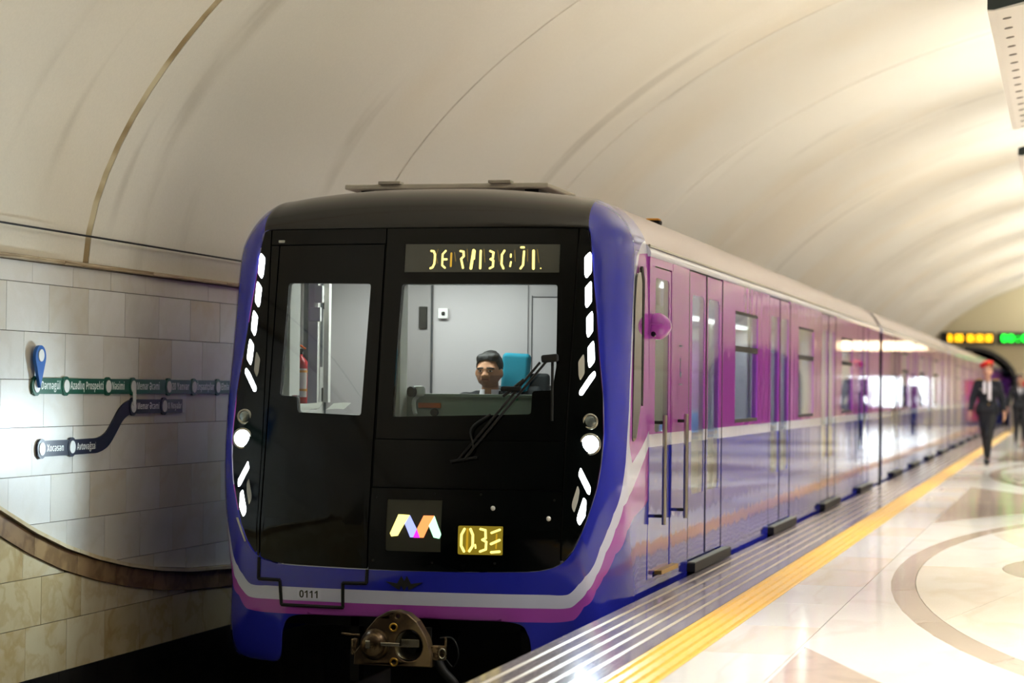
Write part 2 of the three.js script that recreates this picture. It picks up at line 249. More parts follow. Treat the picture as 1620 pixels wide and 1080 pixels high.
// end walls with tunnel portals
function portalPts(cx) { const o = [[cx - 1.95, -1.3], [cx - 1.95, 1.6]]; for (let k = 0; k <= 14; k++) { const t = Math.PI - k / 14 * Math.PI; o.push([cx + 1.95 * Math.cos(t), 1.6 + 1.55 * Math.sin(t)]); } o.push([cx + 1.95, -1.3]); return o.reverse(); }
for (const [nm, z, lab] of [['wall_back', Z1, 'plastered end wall with tunnel portals'], ['wall_front', Z0 + 0.3, 'plastered end wall behind the camera']]) {
  const w = struct(nm, lab), outer = [[-6.6, -1.6], [2 * MID + 6.6, -1.6], ...[...arc].reverse().map((p) => [p.x + Math.sign(p.x - MID) * 0.25, p.y + 0.2])];
  const g = extrude(outer, 0.3, [portalPts(-4.1), portalPts(2 * MID + 4.1)]); g.translate(0, 0, z - 0.3); mesh('wall_face', g, std({ color: 0xd9cfae, roughness: 0.8 }), w);
  for (const cx of [-4.1, 2 * MID + 4.1]) {
    const p = portalPts(cx), inner = extrude(p.map(([x, y]) => [cx + (x - cx) * 1.12, 1 + (y - 1) * 1.1]), 20, [p]); inner.translate(0, 0, z === Z1 ? z - 20.3 : z); mesh('tunnel_lining', inner, M.concrete, w);
    const cap = extrude(p.map(([x, y]) => [cx + (x - cx) * 1.12, 1 + (y - 1) * 1.1]), 0.2); cap.translate(0, 0, z === Z1 ? z - 20.5 : z + 20); mesh('tunnel_end', cap, M.concrete, w);
    const rim = extrude(p.map(([x, y]) => [cx + (x - cx) * 1.07, 1 + (y - 1) * 1.07]), 0.12, [p]); rim.translate(0, 0, z === Z1 ? z : z - 0.42); mesh('portal_rim', rim, std({ color: 0x3a3a3e, roughness: 0.5 }), w);
  }
}

// ---------------------------------------------------------------- luminaires: pairs of white wings around a lamp trough
const wingM = std({ color: 0xf4f2ea, roughness: 0.5 }), endM = std({ color: 0x14201c, roughness: 0.5 });
{
  const build = () => {
    const t = thing('ceiling_luminaire', 'white winged luminaire with a row of small openings, hung under the vault', 'luminaire', [MID, 4.2, 0], 'winged luminaires along the vault');
    for (const s of [-1, 1]) {
      const pts = [[s * 2.4, 0], [s * 2.35, -0.0], [s * 0.55, 0.36], [s * 0.5, 0.46], [s * 0.62, 0.46], [s * 2.4, 0.07]];
      const g = extrude(s > 0 ? pts : pts.slice().reverse(), 7.66); g.translate(0, 0, -7.68); mesh('wing', g, wingM, t);
      const e = extrude(s > 0 ? pts : pts.slice().reverse(), 0.02); e.scale(1, 1.25, 1); e.translate(0, 0.01, -0.02); mesh('end_plate', e, endM, t);
      const holes = []; for (let k = 0; k < 16; k++) { const h = new THREE.CylinderGeometry(0.034, 0.034, 0.02, 14); h.rotateZ(-s * 0.2); h.translate(s * 2.27, 0.022, -0.45 - k * 0.47); mesh('spot_opening', h, std({ color: 0x6d675b, roughness: 0.6 }), t); }
      { const u = box(0.34, 0.03, 7.2); u.rotateZ(-s * 1.192); u.translate(s * 0.902, 0.552, -3.85); mesh('uplight', u, glow(1, 0.995, 0.955, 1.2), t); }
      for (const z of [-1.2, -6.4]) mesh('hanger', rod([s * 0.6, 0.45, z], [s * 0.6, 2.28, z], 0.012), M.steel, t);
    }
    mesh('trough', box(1.1, 0.1, 7.6, 0, 0.42, -3.85), wingM, t);
    return t;
  };
  const first = build(); first.position.z = LUM_Z[0];
  LUM_Z.slice(1).forEach((z) => { const c = first.clone(); c.name = numbered('ceiling_luminaire'); c.position.z = z; scene.add(c); });
}

// ================================================================ the train
// lead car: local x across, y above the platform, -z backwards from the nose (s = setback)
const TRAIN = [-4.1, 0, -13.6];
const S = (x, y) => 0.14 * (x / 1.15) ** 2 + 0.147 * Math.max(0, y - 0.45);
const T = [[0, 2.40, 0, 2.69, 1.2, .5], [.4, 2.40, .4, 2.685, 1.2, .5], [.8, 2.40, .8, 2.655, 1.2, .5], [1.03, 2.40, 1.0, 2.63, 1.2, .5], [1.105, 2.385, 1.09, 2.612, 1.2, .46], [1.122, 2.31, 1.2, 2.545, 1.2, .44], [1.135, 2.2, 1.295, 2.43, 1.2, .42], [1.15, 2.05, 1.34, 2.3, 1.2, .38], [1.17, 1.90, 1.352, 2.05, 1.2, .34], [1.20, 1.62, 1.358, 1.62, 1.2, .3], [1.235, 1.33, 1.362, 1.3, 1.2, .27], [1.25, 1.08, 1.364, .95, 1.2, .26], [1.243, .9, 1.362, .65, 1.2, .32], [1.222, .74, 1.358, .35, 1.2, .5], [1.185, .6, 1.356, .05, 1.2, .75], [1.14, .46, 1.356, -.25, 1.2, .95], [1.09, .35, 1.335, -.42, .85, .6], [1.03, .275, 1.2, -.43, .4, .26], [.96, .235, .98, -.43, .2, .1], [.88, .216, .85, -.40, .12, .045], [.81, .209, .815, -.2, .085, .02], [.72, .206, .73, -.115, .07, .015], [.4, .2, .4, -.105, .04, .02], [0, .197, 0, -.10, .02, .02]];
function trow(u) {
  const n = T.length, i = Math.min(Math.floor(u), n - 2), f = u - i, p0 = T[Math.max(i - 1, 0)], p1 = T[i], p2 = T[i + 1], p3 = T[Math.min(i + 2, n - 1)];
  return p1.map((_, k) => 0.5 * (2 * p1[k] + (-p0[k] + p2[k]) * f + (2 * p0[k] - 5 * p1[k] + 4 * p2[k] - p3[k]) * f * f + (-p0[k] + 3 * p1[k] - 3 * p2[k] + p3[k]) * f ** 3));
}
const KT = 0.65;
function P(u, t) {
  const [x0, y0, x4, y4, s4, w0] = trow(u), s0 = S(x0, y0), w = Math.max(0.005, Math.min(w0, s4 - s0));
  let lat = 1, s;
  if (t < KT) { const ph = t / KT * Math.PI / 2; lat = Math.sin(ph); s = s0 + w * (1 - Math.cos(ph)); } else s = s0 + w + (s4 - s0 - w) * (t - KT) / (1 - KT);
  return [x0 + (x4 - x0) * lat, y0 + (y4 - y0) * lat, -s];
}
function PN(u, t) {
  const e = 0.02, a = P(Math.max(0, u - e), t), b = P(Math.min(23, u + e), t), c = P(u, Math.max(0, t - 0.01)), d = P(u, Math.min(1, t + 0.01));
  const v = new THREE.Vector3(b[0] - a[0], b[1] - a[1], b[2] - a[2]).cross(new THREE.Vector3(d[0] - c[0], d[1] - c[1], d[2] - c[2])).normalize().negate();
  if (u < 0.03) v.x = 0; return v.toArray();
}
const lerpTab = (tab, u) => { if (u <= tab[0][0]) return tab[0][1]; for (let i = 1; i < tab.length; i++) if (u <= tab[i][0]) return tab[i - 1][1] + (tab[i][1] - tab[i - 1][1]) * (u - tab[i - 1][0]) / (tab[i][0] - tab[i - 1][0]); return tab[tab.length - 1][1]; };
const tOfY = (u, y) => { const r = trow(u), k = (r[1] - y) / (r[1] - r[3]); return k >= 1 ? 1 : KT * Math.asin(Math.max(0, k)) / (Math.PI / 2); };
const B1 = [[6.55, 1], [6.8, .86], [7.3, .69], [7.9, .62], [8.4, .60], [9.1, .59], [10.2, .58], [11.2, .51], [11.8, .43], [12.7, .27], [13.4, .2], [14.2, .15], [15.8, .10], [16.4, .10], [17.2, .115]];
const BQ = [[10.9, 1], [11.4, .84], [11.8, .70], [12.2, .46], [13, .31], [14, .21], [15, .16], [16, .14], [16.8, .155], [17.2, .165]], BP = [[10.62, 1], [10.9, .87], [11.2, .70]], BW = [[7.1, 1], [7.2, .765], [7.9, .67], [8.4, .65], [10.2, .635], [10.8, .645], [11.2, .70]];
const B3 = [[12.15, 1], [12.4, .71], [12.7, .53], [13.6, .32], [14.7, .21], [15.4, .18], [16.5, .18], [17.2, .215]];
function bounds(u) {
  const bl = (tab, y) => { const w = sstep(16.5, 18.3, u), a = lerpTab(tab, u); return w > 0 ? a + (tOfY(u, y) - a) * w : a; };
  let t1 = bl(B1, 0.068), tq = bl(BQ, -0.018), t3 = bl(B3, -0.106);
  let tw, tp; if (u >= 11.2) { tw = tp = tq; } else { tw = u < 7.1 ? 1 : lerpTab(BW, u); tp = u < 10.62 ? 1 : lerpTab(BP, u); }
  tw = Math.max(tw, t1); tp = Math.max(tp, tw); tq = Math.max(tq, tp); t3 = Math.max(t3, tq);
  return [0, t1, tw, tp, tq, t3, 1];
}
function noseBand(u0, u1, lo, hi, nt) {
  const us = []; for (let u = u0; u <= u1 + 1e-6; u += 0.1) us.push(Math.min(u, u1));
  const pos = [], nor = [], uv = [], idx = [];
  us.forEach((u) => { const b = lo === 'cap' ? [0, 1] : [bounds(u)[lo], bounds(u)[hi]]; for (let j = 0; j <= nt; j++) { const t = b[0] + (b[1] - b[0]) * j / nt, p = P(u, t); pos.push(...p); nor.push(...PN(u, t)); uv.push(p[0] - p[2], p[1]); } });
  for (let i = 0; i < us.length - 1; i++) {
    for (let j = 0; j < nt; j++) { const a = i * (nt + 1) + j, c = a + nt + 1; const d = (p, q) => Math.hypot(pos[p * 3] - pos[q * 3], pos[p * 3 + 1] - pos[q * 3 + 1], pos[p * 3 + 2] - pos[q * 3 + 2]); if (d(a, a + 1) < 1e-5 && d(c, c + 1) < 1e-5) continue; idx.push(a, a + 1, c, a + 1, c + 1, c); }
  }
  const g = new THREE.BufferGeometry(); g.setAttribute('position', new THREE.Float32BufferAttribute(pos, 3)); g.setAttribute('normal', new THREE.Float32BufferAttribute(nor, 3)); g.setAttribute('uv', new THREE.Float32BufferAttribute(uv, 2)); g.setIndex(idx);
  return merge([g, mirrorX(g)]);
}
const frontOf = (g, lift = 0, depth = 0) => { const p = g.attributes.position; for (let i = 0; i < p.count; i++) { const x = p.getX(i), y = p.getY(i); p.setZ(i, p.getZ(i) - depth - S(x, y) + lift); } return g; };
function maskPanel(pts, depth = 0.02, holes = [], lift = 0, edge = 0.1) {
  let g = new TessellateModifier(edge, 7).modify(norm(extrude(pts, depth, holes)));
  g = frontOf(g, lift, depth); g.computeVertexNormals(); g = toCreasedNormals(g, 0.6);
  return g;
}
const car = thing('metro_car', 'lead metro car with black glass cab front, lit lamp strips and blue corners', 'metro car', TRAIN, 'cars of the purple metro train');

mesh('roof_cap', noseBand(0, 4, 'cap', 0, 24), M.cap, car).userData.label = 'black roof cap over the cab';
{
  const shell = mesh('cab_shell', noseBand(4, 23, 0, 1, 20), M.blue, car); shell.userData.label = 'glossy blue cab corner and bumper shell';
  mesh('white_stripe', merge([noseBand(6.5, 23, 1, 2, 6), noseBand(10.6, 11.3, 3, 4, 6)]), M.white, shell);
  mesh('pink_shoulder', noseBand(7.1, 11.25, 2, 3, 8), M.pink, shell);
  mesh('pink_stripe', noseBand(10.9, 23, 4, 5, 6), M.pink, shell);
  mesh('corner_apron', noseBand(12.1, 23, 5, 6, 12), M.blue, shell);
}
// front mask
const halfEdge = [[0, .2], [.4, .203], [.72, .209], [.81, .212], [.88, .219], [.96, .238], [1.03, .278], [1.087, .353], [1.137, .462], [1.182, .602], [1.219, .742], [1.240, .9], [1.247, 1.08], [1.232, 1.33], [1.197, 1.62], [1.167, 1.90], [1.147, 2.05], [1.132, 2.2], [1.119, 2.31], [1.102, 2.383], [1.08, 2.394]];
const colIn = (y) => 1.02 + 0.03 * Math.max(0, y - 1) / 1.4;
const lampCol = [...halfEdge.filter(([x, y]) => x > 1.025).map(([x, y]) => [x - 0.003, y]), [1.052, 2.394], [1.02, 1.0], [1.018, .29]];
const flipPts = (p) => p.map(([x, y]) => [-x, y]).reverse();
mesh('lamp_panel', maskPanel(lampCol), M.black, car); mesh('lamp_panel', maskPanel(flipPts(lampCol)), M.black, car);
const winR = rounded([[-.108, 1.172], [.792, 1.2], [.794, 1.347], [.918, 1.353], [.937, 1.5], [.923, 2.03], [-.089, 2.028]], 0.02), winL = rounded([[-.77, 1.192], [-.32, 1.178], [-.302, 2.032], [-.892, 2.04], [-.908, 1.3], [-.782, 1.294]], 0.02);
const mask = (n, pts, holes, m = M.black) => mesh(n, maskPanel(pts, 0.02, holes), m, car);
mask('windscreen_panel', [[-.208, 1.034], [1.008, 1.034], [1.04, 2.394], [-.208, 2.394]], [winR, rect(-.08, 2.106, .93, 2.292)]);
mask('middle_panel', [[-.212, .726], [1.008, .726], [1.008, 1.026], [-.212, 1.026]]);
const botR = [[-.216, .718], [-.222, .201], [0, .2], [.4, .203], [.72, .209], [.81, .212], [.88, .219], [.96, .238], [1.006, .262], [1.008, .718]];
mask('lower_panel', botR, [rect(-.107, .323, .255, .649), rect(.365, .312, .65, .493)]);
mask('door_header', rect(-1.042, 2.297, -.216, 2.394));
mask('door_pillar', [[-1.014, .27], [-1.003, .255], [-1.0, .262], [-.984, 2.29], [-1.04, 2.29], [-1.014, 1.0]]);
const leaf = mask('cab_door', [[-.99, .256], [-.96, .242], [-.88, .223], [-.81, .215], [-.72, .212], [-.4, .206], [-.232, .204], [-.222, 2.288], [-.975, 2.288]], [winL]);
leaf.userData.label = 'black front door of the cab';
mesh('door_glass', maskPanel(winL, 0.006, [], -0.006), M.glass, leaf);
mesh('windscreen_glass', maskPanel(winR, 0.006, [], -0.006), M.glass, car);
// dark body behind the mask joints
mesh('mask_frame', maskPanel([...halfEdge.slice(1).map(([x, y]) => [x - 0.01, y + 0.01]), ...flipPts(halfEdge.slice(1)).map(([x, y]) => [x + 0.01, y + 0.01])], 0.03, [winR.map(([x, y]) => [x, y]), winL], -0.03), M.blackMatte, car);
// rubber seal of the cab door stepping down through the bumper
const nosePt = (x, y, lift = 0.004) => { const sg = Math.sign(x) || 1, ax = Math.abs(x); let best = 1e9, q = null; for (let u = 17; u <= 23; u += 0.05) { const t = tOfY(u, y), p = P(u, t), d = Math.abs(p[0] - ax); if (d < best) { best = d; q = p; } } return [x, y, q[2] + lift]; };
const sealPath = [[-.995, .25], [-.998, .11], [-.84, .108], [-.828, -.05], [-.394, -.05], [-.394, .108], [-.232, .112], [-.228, .2]];
{
  const geos = [];
  for (let i = 0; i < sealPath.length - 1; i++) { const [a, b] = [sealPath[i], sealPath[i + 1]], n = 6; for (let k = 0; k < n; k++) { const p = nosePt(a[0] + (b[0] - a[0]) * k / n, a[1] + (b[1] - a[1]) * k / n, 0.003), q = nosePt(a[0] + (b[0] - a[0]) * (k + 1.06) / n, a[1] + (b[1] - a[1]) * (k + 1.06) / n, 0.003); geos.push(rod(p, q, 0.011, 0.011, 8)); } }
  mesh('door_seal', merge(geos), M.rubber, car).userData.label = 'black rubber seal stepping down through the bumper';
}
// lamps
const LAMPS = { d: [[[1.12, 2.247], [1.129, 2.217], [1.133, 2.111], [1.102, 2.069], [1.09, 2.095], [1.085, 2.209]], [[1.133, 2.058], [1.138, 2.028], [1.142, 1.922], [1.112, 1.878], [1.102, 1.899], [1.096, 2.012]], [[1.147, 1.865], [1.154, 1.827], [1.157, 1.733], [1.127, 1.687], [1.117, 1.72], [1.112, 1.819]], [[1.162, 1.675], [1.169, 1.638], [1.175, 1.539], [1.143, 1.494], [1.134, 1.531], [1.128, 1.629]], [[1.178, 1.482], [1.185, 1.449], [1.106, 1.322], [1.089, 1.325], [1.087, 1.35], [1.147, 1.449]], [[1.115, .87], [1.125, .85], [1.183, .741], [1.177, .697], [1.163, .705], [1.103, .821]], [[1.141, .684], [1.159, .66], [1.156, .564], [1.123, .503], [1.106, .535], [1.107, .563]]], o: [[[1.105, 1.59], [1.111, 1.555], [1.115, 1.461], [1.09, 1.415], [1.079, 1.448], [1.073, 1.538]], [[1.101, .758], [1.114, .724], [1.109, .668], [1.087, .583], [1.07, .619], [1.072, .651]]] };
for (const sgn of [1, -1]) {
  const f = (p) => (sgn > 0 ? p.slice().reverse() : p.map(([x, y]) => [-x, y]));
  LAMPS.d.forEach((p) => mesh('lamp_strip', maskPanel(rounded(f(p), 0.012, 2), 0.012, [], 0.004, 0.2), M.lampWhite, car));
  LAMPS.o.forEach((p) => mesh('marker_lamp', maskPanel(rounded(f(p), 0.012, 2), 0.012, [], 0.003, 0.2), M.lampOff, car));
  const x = sgn * 1.168, z = -S(1.168, 1.015);
  const bez = new THREE.TorusGeometry(0.062, 0.009, 8, 28); bez.translate(x, 1.015, z + 0.004);
  const hl = mesh('headlight', bez, M.steel, car);
  const lens = new THREE.SphereGeometry(0.058, 24, 10, 0, Math.PI * 2, 0, Math.PI / 2); lens.rotateX(Math.PI / 2); lens.scale(1, 1, 0.28); lens.translate(x, 1.015, z + 0.002); mesh('headlight_lens', lens, M.headlight, hl);
  const spot = new THREE.SpotLight(new THREE.Color(0.72, 0.9, 1), 7, 0, 1.3, 1.0, 2); spot.position.set(x, 1.015, z + 0.05); spot.target.position.set(x, 0.2, z + 5); spot.castShadow = true; spot.shadow.radius = 2.5; car.add(spot); car.add(spot.target);
  const x2 = sgn * 1.163, z2 = -S(1.163, 1.158);
  const b2 = new THREE.TorusGeometry(0.044, 0.008, 8, 24); b2.translate(x2, 1.158, z2 + 0.004); const fl = mesh('fog_lamp', b2, M.steel, car);
  const l2 = new THREE.SphereGeometry(0.042, 20, 8, 0, Math.PI * 2, 0, Math.PI / 2); l2.rotateX(Math.PI / 2); l2.scale(1, 1, 0.3); l2.translate(x2, 1.158, z2); mesh('fog_lens', l2, phys({ color: 0x8d9694, metalness: 0.6, roughness: 0.15, clearcoat: 1 }), fl);
  const rf = maskPanel(rounded((sgn > 0 ? [[1.16, .50], [1.175, .50], [1.105, .345], [1.094, .35]].reverse() : [[-1.16, .50], [-1.175, .50], [-1.105, .345], [-1.094, .35]]), 0.003, 2), 0.006, [], 0.012, 0.2); if (sgn < 0) mesh('edge_reflector', rf, M.lampOff, car);
}
// destination display, route number display, operator sign
function canvasTex(w, h, draw, srgb = true) { const c = document.createElement('canvas'); c.width = w; c.height = h; const g = c.getContext('2d'); draw(g, w, h); const t = new THREE.CanvasTexture(c); if (srgb) t.colorSpace = THREE.SRGBColorSpace; t.anisotropy = 8; return t; }
const uvRect = (g, x0, y0, x1, y1) => { const p = g.attributes.position, uv = g.attributes.uv; for (let i = 0; i < p.count; i++) uv.setXY(i, (p.getX(i) - x0) / (x1 - x0), (p.getY(i) - y0) / (y1 - y0)); return g; };
function strokes(g, list, map, w) { g.lineCap = 'round'; g.lineJoin = 'round'; for (const [col, k, ...pts] of list) { g.strokeStyle = col; g.lineWidth = w * k; g.beginPath(); pts.forEach(([x, y], i) => { const [a, b] = map(x, y); i ? g.lineTo(a, b) : g.moveTo(a, b); }); if (pts.length === 1) { const [a, b] = map(...pts[0]); g.lineTo(a + 0.1, b); } g.stroke(); } }
const LEDY = '#ffe873', LEDD = '#8a6b14', LEDM = '#4a3b0c';
const destTex = canvasTex(1024, 188, (g, w, h) => {
  g.fillStyle = '#0b0c08'; g.fillRect(0, 0, w, h);
  const map = (x, y) => [(x - 125) / 735 * w, (y - 80) / 132 * h];
  strokes(g, [[LEDM, 1, [285, 105], [275, 135], [285, 170]], [LEDM, 1, [365, 120], [372, 160]], [LEDM, 1, [425, 105], [430, 160]], [LEDM, 1, [505, 105], [512, 165]], [LEDM, 1, [570, 110], [580, 160]], [LEDM, 1, [650, 110], [655, 160]], [LEDM, 1, [710, 105], [712, 160]], [LEDM, 1, [755, 105], [765, 165]]], map, 7);
  strokes(g, [[LEDY, 1, [252, 112], [264, 114], [271, 130], [270, 172], [262, 190], [252, 194]], [LEDY, .9, [322, 112], [308, 128], [308, 180], [322, 192]], [LEDY, 1, [308, 152], [328, 152]], [LEDD, .9, [350, 124], [350, 184]], [LEDY, 1, [393, 113], [408, 116], [410, 138], [398, 150], [409, 192]], [LEDY, 1.3, [456, 110], [447, 194]], [LEDY, .8, [462, 112], [460, 150]], [LEDY, 1, [490, 112], [491, 194]], [LEDY, 1, [535, 113], [551, 120], [549, 146], [538, 151], [552, 158], [551, 186], [537, 194]], [LEDY, 1, [602, 111], [591, 130], [591, 174], [601, 194]], [LEDY, .8, [633, 128], [633, 140]], [LEDY, .8, [635, 164], [632, 184]], [LEDY, 1, [680, 95], [692, 95]], [LEDY, 1, [694, 114], [692, 178], [681, 194]], [LEDY, 1.2, [738, 111], [741, 194]], [LEDY, .6, [775, 193]]], map, 15);
});
const dd = mesh('destination_display', uvRect(maskPanel(rect(-.078, 2.108, .928, 2.290), 0.008, [], -0.004, 0.12), -.078, 2.108, .928, 2.29), phys({ color: 0x2e2f28, roughness: 0.3, clearcoat: 1, clearcoatRoughness: 0.05, emissive: 0xffffff, emissiveMap: destTex, emissiveIntensity: 1.5 }), car);
dd.userData.label = 'amber dot display in a grey-green window';
const numTex = canvasTex(512, 340, (g, w, h) => {
  g.fillStyle = '#5a4c10'; g.fillRect(0, 0, w, h);
  const map = (x, y) => [(x - 212) / 216 * w, (y - 545) / 145 * h];
  strokes(g, [[LEDD, 1, [258, 562], [256, 672]], [LEDD, .7, [398, 585], [396, 655]], [LEDY, 1.2, [243, 562], [229, 590], [228, 645], [242, 674]], [LEDY, 1.2, [272, 562], [284, 590], [284, 645], [268, 672]], [LEDY, .8, [296, 640], [298, 656]], [LEDY, 1.1, [320, 560], [344, 566], [346, 606], [330, 614], [349, 624], [347, 662], [320, 673]], [LEDY, 1.1, [374, 578], [412, 562]], [LEDY, 1.2, [372, 634], [412, 614]], [LEDY, 1.2, [374, 676], [412, 672]]], map, 26);
});
mesh('route_number_display', uvRect(maskPanel(rounded(rect(.365, .312, .65, .493), 0.012, 3), 0.008, [], -0.002, 0.15), .365, .312, .65, .493), phys({ color: 0x2a260c, roughness: 0.3, clearcoat: 1, emissive: 0xffffff, emissiveMap: numTex, emissiveIntensity: 1.35 }), car);
const logo = mesh('operator_sign', maskPanel(rounded(rect(-.107, .323, .255, .649), 0.012, 3), 0.008, [], -0.004, 0.12), std({ color: 0x35362c, roughness: 0.4 }), car); logo.userData.label = 'grey-green window with lit zigzag sign';
const LP = (x, y) => [(x - 930) / 275 * 0.335 - 0.079, 0.412 + (697 - y) / 107 * 0.143];
for (const [c, k, ...p] of [[[1, .86, .2], 1.5, [930, 680], [938, 695], [972, 691], [1032, 592], [972, 590]], [[.33, .38, 1], 1.0, [1008, 633], [1034, 593], [1074, 657], [1055, 697], [1040, 697]], [[.9, .02, .75], 1.0, [1057, 698], [1074, 658], [1091, 698]], [[1, .24, .07], 1.25, [1075, 657], [1108, 593], [1164, 593], [1112, 697], [1092, 697]], [[.38, 1, .52], 1.4, [1138, 640], [1166, 594], [1206, 680], [1196, 700], [1166, 695]]]) mesh('sign_stripe', maskPanel(p.map(([x, y]) => LP(x, y)).reverse(), 0.006, [], 0.001, 0.3), glow(c[0], c[1], c[2], k), logo);
// fleet number, wing badge, screws, small marker above the door
const numberTex = canvasTex(256, 128, (g, w, h) => { g.fillStyle = '#d3d6ef'; g.fillRect(0, 0, w, h); g.fillStyle = '#0b0b14'; g.font = 'bold 124px sans-serif'; g.textAlign = 'center'; g.save(); g.translate(w / 2, 108); g.scale(0.78, 1); g.fillText('0111', 0, 0); g.restore(); });
{
  const g = new THREE.PlaneGeometry(0.17, 0.068, 6, 1); const p = g.attributes.position; for (let i = 0; i < p.count; i++) { const q = nosePt(-0.63 + p.getX(i), 0.026 + p.getY(i), 0.004); p.setXYZ(i, q[0], q[1], q[2]); } g.computeVertexNormals();
  mesh('fleet_number', g, phys({ map: numberTex, roughness: 0.4, clearcoat: 0.5 }), car).userData.label = 'black number 0111 on the white stripe';
  const bp = [[-.125, .012], [-.045, 0], [-.018, .05], [0, .015], [.018, .05], [.045, 0], [.125, .012], [.055, -.03], [.03, -.04], [.022, -.012], [0, -.045], [-.022, -.012], [-.03, -.04], [-.055, -.03]].map(([x, y]) => [x + 0.02, y + 0.118]).reverse();
  const b = extrude(bp, 0.005), q = b.attributes.position; for (let i = 0; i < q.count; i++) { const r = nosePt(q.getX(i), q.getY(i), q.getZ(i) + 0.001); q.setZ(i, r[2]); } b.computeVertexNormals(); mesh('wing_badge', b, M.blackMatte, car).userData.label = 'black winged M badge';
}
for (const [x, y] of [[-.18, .66], [.2, .69], [.5, .69], [.96, .66], [-.19, .26], [.2, .255], [.6, .26]]) { const g = new THREE.CylinderGeometry(0.008, 0.008, 0.006, 10); g.rotateX(Math.PI / 2); g.translate(x, y, -S(x, y) + 0.001); mesh('screw', g, M.darkSteel, car); }
for (const [x, y] of [[.58, .605], [.93, .545]]) { const g = new THREE.SphereGeometry(0.016, 12, 8); g.scale(1, 1, 0.5); g.translate(x, y, -S(x, y)); mesh('sensor_cap', g, M.plasticWhite, car); }
mesh('door_marker', rbox(0.045, 0.018, 0.01, 0.004, -.965, 2.318, -S(.965, 2.318) + 0.002), M.lampOff, car);
// wiper: pantograph arms from the low pivot to the pad at the right edge of the screen
{
  const F3 = (x, y, l) => [x, y, -S(x, y) + l];
  const w = mesh('wiper', merge([rod(F3(.40, .925, .03), F3(.90, 1.555, .05), 0.008), rod(F3(.345, .90, .03), F3(.845, 1.53, .045), 0.008), rod(F3(.30, .895, .03), F3(.47, .925, .03), 0.009), rbox(.13, .032, .03, .008, .67, 1.36, -S(.67, 1.36) + .045), rod(F3(.62, 1.31, .04), F3(.75, 1.42, .05), 0.01)]), M.rubber, car);
  const head = rbox(.11, .05, .05, .015); head.rotateZ(0.1); head.translate(.905, 1.556, -S(.9, 1.55) + .04); mesh('wiper_head', head, M.rubber, w);
  mesh('wiper_blade', rod(F3(.915, 1.58, .02), F3(.93, 1.16, .02), 0.009), M.rubber, w);
  mesh('wiper_hose', tube([F3(.38, .9, .03), F3(.45, .98, .06), F3(.43, 1.1, .06), F3(.55, 1.2, .05)], 0.006, 20, 6), M.rubber, w);
}
// roof equipment
{ const r = mesh('roof_unit', rbox(1.48, .035, .9, .01, -.15, 2.775, -1.9), std({ color: 0xb9b5a8, roughness: 0.5 }), car); for (const x of [-.55, .25]) mesh('bracket', rbox(.16, .02, .1, .004, x, 2.80, -1.46), std({ color: 0xaaa698, roughness: 0.5 }), r); for (const x of [-.75, .45]) mesh('roof_unit_foot', box(.1, .1, .7, x, 2.71, -1.9), M.darkSteel, r); }
// cab side window glass on the shoulder and camera pod
const sideMap = (g, xo, sgn) => { g.rotateY(Math.PI / 2); g.translate(xo, 0, 0); return sgn > 0 ? norm(g) : mirrorX(g); };   // shape (s, y), thickness outwards
for (const sgn of [1, -1]) {
  const wpts = rounded([[.60, 1.02], [.74, 1.04], [.90, 1.3], [.925, 2.06], [.86, 2.14], [.72, 2.12], [.655, 1.9], [.615, 1.3]], .05, 4);
  const cw = mesh('shoulder_window', sideMap(extrude(wpts, 0.012), 1.356, sgn), M.darkGlass, car);
  mesh('window_frame', sideMap(extrude(rounded([[.90, 1.27], [.945, 1.25], [.97, 2.08], [.90, 2.18], [.84, 2.165], [.905, 2.07]], .02, 3), 0.014), 1.357, sgn), M.rubber, cw);
  const pod = new THREE.SphereGeometry(1, 28, 20); { const p = pod.attributes.position; for (let i = 0; i < p.count; i++) { const x = p.getX(i), y = p.getY(i), z = p.getZ(i); const k = x > 0.2 ? 1 - 0.25 * (x - 0.2) : 1; p.setXYZ(i, sgn * (1.395 + x * 0.085), 1.795 + Math.sign(y) * Math.abs(y) ** 0.8 * 0.092 * k, -1.36 + Math.sign(z) * Math.abs(z) ** 0.8 * 0.10); } pod.computeVertexNormals(); }
  const pm = mesh('mirror_pod', sgn > 0 ? pod : flip(pod), M.pink, car); pm.userData.label = 'rounded pink camera pod';
  const eye = new THREE.CylinderGeometry(.017, .02, .012, 16); eye.rotateX(Math.PI / 2); eye.translate(sgn * 1.375, 1.74, -1.272); mesh('pod_lens', eye, M.darkGlass, pm);
  mesh('pod_ridge', rbox(.09, .012, .03, .005, sgn * 1.40, 1.805, -1.266), M.pink, pm);
}
